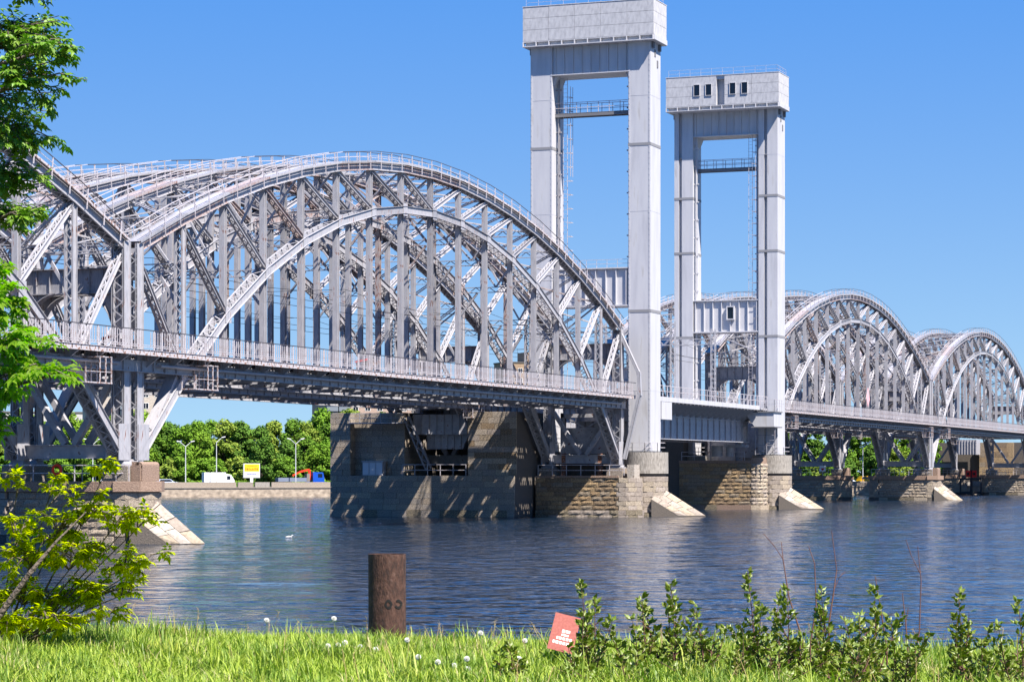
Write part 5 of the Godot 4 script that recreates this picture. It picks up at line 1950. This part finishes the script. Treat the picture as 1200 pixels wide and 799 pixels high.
func shrub(label: String, x: float, top: float, ahead: float, stems_n: int, spread: float) -> void:
	var ctr := px(x, 800, ahead)
	var at := Vector3(ctr.x, bank_y(ahead, (x - 600) / FOCAL * ahead), ctr.z)
	var o := thing("leafy_shrub", label, "shrub", at, "young shrubs on the bank")
	var hgt := EYE.y + (HORIZON - top) / FOCAL * ahead - at.y
	var st := MB.new()
	var lv := MB.new()
	lv.tinted = true
	for i in stems_n:
		var h := hgt * (1.0 if i == 0 else rng.randf_range(0.45, 0.85))
		var off := RGT * rng.randfn() * spread * 0.25 if i == 0 else (RGT * rng.randfn() + FWD * rng.randfn()) * spread * 0.8
		var e := at + off + Vector3(0, h, 0)
		var prev := at + off * 0.15 + Vector3(0, -0.05, 0)
		var steps := 6
		for k in steps:
			var t := (k + 1.0) / steps
			var p := (at + off * 0.15).lerp(e, t) + (RGT * sin(t * 4 + i) + FWD * cos(t * 3 + i)) * 0.02
			st.cyl(prev, p, 0.008 * (1.15 - t * 0.8), 0.008 * (1.0 - t * 0.8), 5, false)
			prev = p
		var n := int(h * 42)
		for k in n:
			var t := rng.randf_range(0.12, 1.0)
			var p := (at + off * 0.15).lerp(e, t) + (RGT * sin(t * 4 + i) + FWD * cos(t * 3 + i)) * 0.02
			var a := k * 2.4 + rng.randf() * 0.5
			var d := (RGT * cos(a) + FWD * sin(a) + Vector3(0, 0.75, 0)).normalized()
			# short side twig with two or three leaves
			var tl := (1.0 - t) * 0.11 + 0.02
			var q := p + d * tl
			if tl > 0.05:
				st.cyl(p, q, 0.004, 0.002, 4, false)
			for z in 3:
				var dd := (d + Vector3(rng.randfn(), rng.randfn() * 0.5 + 0.1, rng.randfn()) * 0.55).normalized()
				var tone := rng.randf_range(0.7, 1.3)
				lv.tint = Color(tone * rng.randf_range(0.9, 1.3), tone, tone * rng.randf_range(0.7, 1.0))
				leaflet(lv, p.lerp(q, 0.4 + 0.3 * z), dd, dd.cross(RGT).normalized() if absf(dd.dot(RGT)) < 0.9 else Vector3.UP, rng.randf_range(0.04, 0.068), rng.randf_range(0.011, 0.018))
	part("stems", st, M.twig, o)
	part("leaves", lv, M.shrub_leaf, o)

func bare_stem(label: String, pts: Array, ahead: float, fork: Array) -> void:
	var b := px(pts[0][0], 800, ahead)
	var at := Vector3(b.x, bank_y(ahead, (pts[0][0] - 600) / FOCAL * ahead), b.z)
	var o := thing("bare_twig", label, "twig", at, "bare twigs among the shrubs")
	var m := MB.new()
	var prev := at + Vector3(0, -0.03, 0)
	for i in pts.size():
		var p := px(pts[i][0], pts[i][1], ahead + 0.05 * i)
		var r0 := 0.008 * (1.0 - 0.8 * i / pts.size())
		m.cyl(prev, p, r0 + 0.001, r0, 5, false)
		prev = p
	part("stem", m, M.twig, o)
	if fork.size() > 1:
		var f := MB.new()
		for i in fork.size() - 1:
			f.cyl(px(fork[i][0], fork[i][1], ahead + 0.1), px(fork[i + 1][0], fork[i + 1][1], ahead + 0.12), 0.004, 0.0025, 5, false)
		part("side_twig", f, M.twig, o)

func build_grass() -> void:
	# tufts of a few curved blades, scattered by the thousand
	var colors := [Color(0.22, 0.31, 0.025), Color(0.29, 0.37, 0.035), Color(0.14, 0.23, 0.02), Color(0.35, 0.40, 0.05), Color(0.38, 0.34, 0.15)]
	var gm := mat(Color.WHITE, 0.55)
	gm.vertex_color_use_as_albedo = true
	gm.backlight_enabled = true
	gm.backlight = g(0.6, 0.75, 0.25)
	gm.cull_mode = BaseMaterial3D.CULL_DISABLED
	var meshes := []
	for v in 3:
		var m := MB.new()
		for i in 12:
			var a := rng.randf() * TAU
			var d := Vector3(cos(a), 0, sin(a))
			var s := Vector3(-d.z, 0, d.x)
			var b := Vector3(rng.randf_range(-0.07, 0.07), -0.02, rng.randf_range(-0.07, 0.07))
			var h := rng.randf_range(0.6, 1.1)
			var bend := rng.randf_range(0.02, 0.4)
			var w := rng.randf_range(0.0045, 0.009)
			var p := [b, b + Vector3(0, h * 0.4, 0) + d * bend * h * 0.1, b + Vector3(0, h * 0.75, 0) + d * bend * h * 0.35, b + Vector3(0, h * (1.0 - bend * 0.25), 0) + d * bend * h * 0.75]
			m.quad(p[0] - s * w, p[0] + s * w, p[1] + s * w * 0.9, p[1] - s * w * 0.9)
			m.quad(p[1] - s * w * 0.9, p[1] + s * w * 0.9, p[2] + s * w * 0.6, p[2] - s * w * 0.6)
			m.tri(p[2] - s * w * 0.6, p[2] + s * w * 0.6, p[3])
		meshes.append(m.mesh())
	var patches := FastNoiseLite.new()
	patches.seed = 4
	patches.frequency = 0.5
	for v in 3:
		var mm := MultiMesh.new()
		mm.transform_format = MultiMesh.TRANSFORM_3D
		mm.use_colors = true
		mm.mesh = meshes[v]
		var tr := []
		var cs := []
		for i in 21000:
			var ahead := 15.0 + 12.2 * sqrt(rng.randf())
			var half := ahead * 0.235 + 3.2
			var right := rng.randf_range(-half, half)
			var y := bank_y(ahead, right)
			var pn := patches.get_noise_2d(ahead * 1.5, right)
			var h := rng.randf_range(0.13, 0.26) * (1.0 + 0.5 * pn)
			if rng.randf() < 0.03:
				h *= 1.6
			var bs := Basis(Vector3.UP, rng.randf() * TAU).scaled(Vector3(1, h, 1) if true else Vector3.ONE)
			tr.append(Transform3D(bs, bank(ahead, right, y)))
			var c: Color = colors[clampi(int((pn + 0.5) * 3 + rng.randf_range(-0.8, 0.8)), 0, 3)]
			if rng.randf() < 0.05:
				c = colors[4]
			cs.append(c * rng.randf_range(0.8, 1.2))
		mm.instance_count = tr.size()
		for i in tr.size():
			mm.set_instance_transform(i, tr[i])
			mm.set_instance_color(i, cs[i])
		var o := MultiMeshInstance3D.new()
		o.multimesh = mm
		o.material_override = gm
		o.name = numbered("bank_grass")
		add_child(o)
		tag(o, "bright green uncut grass covering the near bank", "grass")
		o.set_meta("kind", "stuff")

# broad-leaved weeds and dry stalks among the grass
func build_weeds() -> void:
	var lm := MB.new()
	lm.tinted = true
	var dm := MB.new()
	for i in 420:
		var ahead := rng.randf_range(17.0, 25.5)
		var right := rng.randf_range(-1.0, 1.0) * ahead * 0.215
		var o := bank(ahead, right, bank_y(ahead, right) + 0.02)
		var n := 5 + rng.randi() % 6
		for k in n:
			var a := rng.randf() * TAU
			var d := (RGT * cos(a) + FWD * sin(a) + Vector3(0, rng.randf_range(0.4, 2.2), 0)).normalized()
			var t := rng.randf_range(0.7, 1.3)
			lm.tint = Color(t * 0.9, t, t * 0.8)
			leaflet(lm, o, d, Vector3.UP, rng.randf_range(0.1, 0.24), rng.randf_range(0.014, 0.032))
	for i in 90:
		var ahead := rng.randf_range(17.5, 26.0)
		var right := rng.randf_range(-1.0, 1.0) * ahead * 0.215
		var o := bank(ahead, right, bank_y(ahead, right))
		var e := o + Vector3(0, rng.randf_range(0.2, 0.5), 0) + (RGT * rng.randfn() + FWD * rng.randfn()) * 0.12
		dm.cyl(o, o.lerp(e, 0.6) + RGT * 0.02, 0.0025, 0.002, 4, false)
		dm.cyl(o.lerp(e, 0.6) + RGT * 0.02, e, 0.003, 0.0015, 4, false)
		for k in 7:      # loose seed spikelets
			var q := e + Vector3(0, -0.016 * k, 0)
			var d := (RGT * rng.randfn() + FWD * rng.randfn() + Vector3(0, 1.2, 0)).normalized()
			dm.bar(q, q + d * rng.randf_range(0.015, 0.035), 0.003, 0.002)
	var wm := leaf_mat(0.36, 0.45, 0.10, 0.5)
	wm.vertex_color_use_as_albedo = true
	var w := part("bank_weeds", lm, wm, self)
	tag(w, "broad leaved green weeds scattered through the bank grass", "weeds")
	w.set_meta("kind", "stuff")
	var d2 := part("dry_stalks", dm, mat(g(0.62, 0.54, 0.36), 0.9), self)
	tag(d2, "thin straw coloured dry stalks standing in the grass", "stalks")
	d2.set_meta("kind", "stuff")

func dandelion(label: String, x: float, y: float, ahead: float, yellow := false) -> void:
	var head := px(x, y, ahead)
	var at := Vector3(head.x, bank_y(ahead, (x - 600) / FOCAL * ahead), head.z)
	var o := thing("dandelion", label, "dandelion", at, "dandelions in the grass")
	var st := MB.new()
	var mid := at.lerp(head, 0.5) + RGT * 0.015
	st.cyl(at + Vector3(0, -0.02, 0), mid, 0.003, 0.003, 5, false)
	st.cyl(mid, head, 0.003, 0.0025, 5, false)
	part("stalk", st, M.stalk, o)
	var h := MB.new()
	if yellow:
		for i in 40:
			var a := TAU * i / 40.0
			var d := (RGT * cos(a) + FWD * sin(a)).normalized()
			var l := 0.02 * (1.0 if i % 2 == 0 else 0.65)
			h.quad(head, head + d.rotated(Vector3.UP, 0.1) * l * 0.7 + Vector3(0, 0.006, 0), head + d * l + Vector3(0, 0.008, 0), head + d.rotated(Vector3.UP, -0.1) * l * 0.7 + Vector3(0, 0.006, 0))
		part("flower", h, mat(g(0.95, 0.78, 0.04), 0.8), o)
	else:
		var r := 0.024
		for i in 130:
			var z := 1.0 - 2.0 * (i + 0.5) / 130
			var a := i * 2.39996
			var d := Vector3(sqrt(1 - z * z) * cos(a), z, sqrt(1 - z * z) * sin(a))
			var s := d.cross(Vector3(0.3, 1, 0.2)).normalized()
			var u := s.cross(d)
			h.tri(head + d * 0.005, head + d * r + s * 0.0035, head + d * r - s * 0.0035)
			h.tri(head + d * 0.005, head + d * r + u * 0.0035, head + d * r - u * 0.0035)
		part("seed_head", h, M.fluff, o)

func build_plants() -> void:
	M.twig = mat(g(0.36, 0.24, 0.20), 0.85)
	M.stalk = mat(g(0.42, 0.48, 0.20), 0.7)
	M.fluff = mat(g(0.92, 0.92, 0.90), 0.9)
	M.shrub_leaf = leaf_mat(0.41, 0.48, 0.13, 0.5)
	M.shrub_leaf.vertex_color_use_as_albedo = true
	M.shrub_leaf.roughness = 0.45
	build_tree()
	build_grass()
	build_weeds()
	var shrubs := [
		[690, 684, 20.5, 4, 0.25, "tall narrow shrub standing just right of the red plate"],
		[668, 756, 20.2, 2, 0.15, "low shrub in front of the red plate"],
		[596, 748, 19.8, 2, 0.12, "small sprig in the grass left of the red plate"],
		[752, 700, 20.6, 3, 0.22, "shrub left of the two closest middle shrubs"],
		[790, 684, 20.8, 4, 0.28, "broad shrub below the first tower's bright reflection"],
		[826, 708, 20.4, 4, 0.3, "round shrub between the tall middle shrubs"],
		[884, 670, 20.8, 5, 0.25, "tallest shrub left of the bare twigs"],
		[918, 690, 20.5, 4, 0.22, "slender shrub right of the tallest shrub"],
		[968, 688, 20.7, 5, 0.3, "shrub with pale new shoots between the bare twigs"],
		[1018, 690, 20.6, 5, 0.3, "dense shrub right of the forked bare twigs"],
		[1050, 722, 20.2, 3, 0.25, "low shrub left of the tall right hand twig"],
		[1124, 690, 20.6, 4, 0.16, "upright narrow shrub near the right edge"],
		[1145, 745, 20.2, 4, 0.22, "low bushy shrub at the foot of the narrow right hand shrub"],
		[1198, 702, 20.2, 4, 0.3, "shrub cut by the right edge"],
		[860, 742, 19.9, 5, 0.35, "low leafy shrub below the tallest shrub"],
		[985, 746, 19.8, 5, 0.4, "low leafy shrub in the bottom right"],
		[735, 752, 19.8, 4, 0.35, "low leafy shrub right of the red plate"]]
	for s in shrubs:
		shrub(s[5], s[0], s[1], s[2], s[3] + 3, s[4])
	bare_stem("forked bare twig reaching over the second tower's reflection", [[938, 740], [925, 700], [918, 655], [916, 635]], 21.2, [[918, 655], [908, 640], [895, 625]])
	bare_stem("pale leaning bare twig with a bluish shoot", [[950, 755], [957, 710], [955, 660], [948, 640]], 21.3, [])
	bare_stem("straight bare twig forked low, left of the dense shrub", [[972, 730], [978, 690], [981, 668], [975, 622]], 21.4, [[978, 690], [985, 675], [991, 670]])
	bare_stem("thin bare twig in the middle of the dense shrub", [[1040, 760], [1032, 710], [1026, 675]], 21.0, [])
	bare_stem("short reddish bare twig left of the tallest twig", [[1065, 770], [1062, 730], [1058, 695]], 21.0, [[1062, 730], [1065, 712]])
	bare_stem("tallest bare twig on the right", [[1068, 790], [1078, 740], [1080, 680], [1076, 640]], 21.2, [[1079, 672], [1068, 650], [1062, 632]])
	var heads := [[312, 727, "lone seed head dandelion nearest the left bush"], [391, 725, "tall seed head dandelion left of the rusty pile"], [384, 757, "leftmost of the low seed heads before the pile"], [396, 756, "second low seed head before the pile"], [404, 753, "third low seed head before the pile"], [422, 758, "low seed head just left of the pile"], [440, 761, "low seed head at the foot of the pile"], [477, 750, "seed head touching the right of the pile"], [490, 770, "seed head below right of the pile"], [513, 776, "low seed head right of the pile"], [532, 780, "seed head in the lower middle grass"], [548, 784, "seed head at the bottom of the middle grass"], [563, 742, "upright seed head midway between pile and red plate"], [615, 751, "seed head just left of the red plate"], [608, 772, "low seed head below the red plate"], [1034, 795, "large seed head at the bottom right"], [547, 772, "drooping seed head left of the small sprig"]]
	for h in heads:
		dandelion(h[2], h[0], h[1], 22.0 if h[1] < 765 else 20.3)
	dandelion("yellow dandelion in the bottom left grass", 60, 775, 19.8, true)

# ---------------------------------------------------------------- rusty pile and red plate
func build_bank_things() -> void:
	var c := bank(24.6, -1.22, BANK - 0.3)
	var o := thing("mooring_pile", "rusty brown steel tube pile standing in the grass", "pile", c)
	var m := MB.new()
	var r := 0.185
	var top := Vector3(c.x - 0.005, EYE.y + (HORIZON - 649) / FOCAL * 24.6, c.z)
	var k := 40
	var ax := c
	for i in k:
		var t0 := TAU * i / k
		var t1 := TAU * (i + 1) / k
		var d0 := Vector3(cos(t0), 0, sin(t0))
		var d1 := Vector3(cos(t1), 0, sin(t1))
		m.quadn(ax + d1 * r, ax + d0 * r, top + d0 * r, top + d1 * r, d1, d0, d0, d1)
		m.quadn(ax + d0 * (r - 0.015), ax + d1 * (r - 0.015), top + d1 * (r - 0.015), top + d0 * (r - 0.015), -d0, -d1, -d1, -d0)
		m.quad(top + d1 * r, top + d0 * r, top + d0 * (r - 0.015), top + d1 * (r - 0.015))
	var rm := textured([[0.1, g(0.13, 0.08, 0.065)], [0.4, g(0.22, 0.135, 0.105)], [0.6, g(0.28, 0.18, 0.14)], [0.9, g(0.36, 0.27, 0.24)]], 0.02, 141, 0.85, 0.7, 0.6, 0.05)
	rm.uv1_scale = Vector3(2.2, 0.7, 2.2)
	part("tube", m, rm, o)
	var inn := MB.new()
	inn.cyl(c, top - Vector3(0, 0.25, 0), r - 0.02, r - 0.02, 20)
	part("earth_fill", inn, mat(g(0.15, 0.11, 0.08), 0.95), o)
	# two black ring marks on the side
	var black := mat(g(0.05, 0.045, 0.045), 0.9)
	var toward := -FWD
	for q in [[0.018, 0.0], [0.112, 0.0]]:
		var g1 := MB.new()
		for i in 14:
			if q[0] > 0.1 and i in [5, 6, 7]:
				continue
			var quad := []
			for z in [[i, 0.019 + 0.004 * sin(i * 2.1)], [i + 1, 0.019 + 0.004 * sin(i * 2.1 + 2.1)], [i + 1, 0.04 + 0.003 * cos(i * 1.7 + 1.7)], [i, 0.04 + 0.003 * cos(i * 1.7)]]:
				var a: float = TAU * z[0] / 14.0
				var u: float = q[0] + cos(a) * z[1] * 0.95
				var hh: float = sin(a) * z[1] * 1.15
				var th := asin(clampf(u / r, -1, 1))
				var n := (toward * cos(th) + RGT * sin(th))
				quad.append(Vector3(c.x, EYE.y + (HORIZON - 707) / FOCAL * 24.6 + hh, c.z) + n * (r + 0.002))
			g1.quad(quad[0], quad[1], quad[2], quad[3])
		part("painted_mark", g1, black, o)
	# red plate with white print, leaning
	var at := px(657, 765, 21.6)
	at.y = BANK
	o = thing("red_plate", "faded red notice plate with white print leaning in the grass", "sign", at)
	var up := (Vector3.UP * 0.95 + RGT * 0.24 + FWD * 0.18).normalized()
	var rt := (RGT * 0.97 - Vector3.UP * 0.2).normalized()
	rt = (rt - up * rt.dot(up)).normalized()
	var nrm := rt.cross(up).normalized()
	m = MB.new()
	var ctr := px(661, 742, 21.6)
	m.box(ctr, rt * 0.112, up * 0.16, nrm * 0.006)
	part("plate", m, textured([[0.2, g(0.60, 0.32, 0.28)], [0.8, g(0.68, 0.40, 0.36)]], 0.03, 151, 0.6, 0.4), o)
	m = MB.new()
	m.bar(at + Vector3(0, -0.1, 0) - nrm * 0.02, ctr - nrm * 0.02, 0.02, 0.02)
	part("stake", m, M.twig, o)
	m = MB.new()
	var z := nrm * 0.007
	var dash := func(x0: float, x1: float, y0: float, y1: float) -> void:
		m.quad(ctr + rt * x0 + up * y0 + z, ctr + rt * x1 + up * y0 + z, ctr + rt * x1 + up * y1 + z, ctr + rt * x0 + up * y1 + z)
	for d in [[-0.02, 0.005, 0.0, 0.03], [-0.005, 0.045, -0.025, -0.008], [0.012, 0.05, 0.005, 0.03], [-0.02, 0.0, -0.025, -0.008], [-0.055, -0.04, -0.06, -0.036], [-0.033, -0.01, -0.06, -0.036], [-0.003, 0.02, -0.06, -0.036], [0.028, 0.05, -0.06, -0.036], [0.058, 0.08, -0.06, -0.036], [-0.08, -0.062, -0.1, -0.074], [-0.055, -0.03, -0.1, -0.074], [-0.022, 0.0, -0.1, -0.074], [0.008, 0.03, -0.1, -0.074], [0.038, 0.06, -0.1, -0.074], [0.068, 0.085, -0.1, -0.074]]:
		dash.call(d[0], d[1], d[2], d[3])
	part("white_print", m, mat(g(0.9, 0.88, 0.86), 0.7), o)

# ---------------------------------------------------------------- scene
func _ready() -> void:
	rng.seed = 20240
	var yaw := deg_to_rad(YAW)
	FWD = Vector3(-sin(yaw), 0, -cos(yaw))
	RGT = Vector3(cos(yaw), 0, -sin(yaw))

	# camera: level, with the lens shifted up so that uprights stay upright
	var cam := Camera3D.new()
	cam.name = "camera"
	cam.near = 0.5
	cam.far = 6000.0
	cam.projection = Camera3D.PROJECTION_FRUSTUM
	cam.size = 799.0 / FOCAL * cam.near
	cam.frustum_offset = Vector2(0, (HORIZON - 399.5) / FOCAL * cam.near)
	add_child(cam)
	cam.position = EYE
	cam.rotation.y = yaw
	cam.current = true

	# sky and sun
	var sm := ProceduralSkyMaterial.new()
	sm.sky_top_color = g(0.026, 0.332, 0.612)
	sm.sky_horizon_color = g(0.472, 0.58, 0.643)
	sm.sky_curve = 0.085
	sm.ground_horizon_color = g(0.55, 0.62, 0.68)
	sm.ground_bottom_color = g(0.25, 0.28, 0.28)
	sm.sun_angle_max = 1.0
	var sky := Sky.new()
	sky.sky_material = sm
	var env := Environment.new()
	env.background_mode = Environment.BG_SKY
	env.sky = sky
	env.tonemap_mode = Environment.TONE_MAPPER_LINEAR
	env.tonemap_exposure = 2.6
	env.sdfgi_enabled = true
	env.ssao_enabled = true
	env.ssil_enabled = true
	var we := WorldEnvironment.new()
	we.name = "world_environment"
	we.environment = env
	add_child(we)
	var sun := DirectionalLight3D.new()
	sun.name = "sun"
	sun.light_energy = 1.6
	sun.light_color = g(1.0, 0.965, 0.925)
	sun.light_angular_distance = 0.5
	sun.shadow_enabled = true
	add_child(sun)
	sun.look_at_from_position(Vector3(0.62, 1.0, 0.31) * 100, Vector3.ZERO)

	make_materials()
	make_blocks()
	build_water()
	build_shores()
	build_bridges()
	build_tower("left and nearer of the two tall white portal towers, no windows", 109.5, 113.2, 108.65, 113.45, false)
	build_tower("right and farther white portal tower with windows in its top house", 164.3, 168.1, 162.5, 167.7, true)
	build_lift_section()
	build_tower_platform()
	build_piers()
	build_bascule_span()
	build_masts()
	build_far_trees()
	build_shore_things()
	build_buildings()
	build_plants()
	build_bank_things()
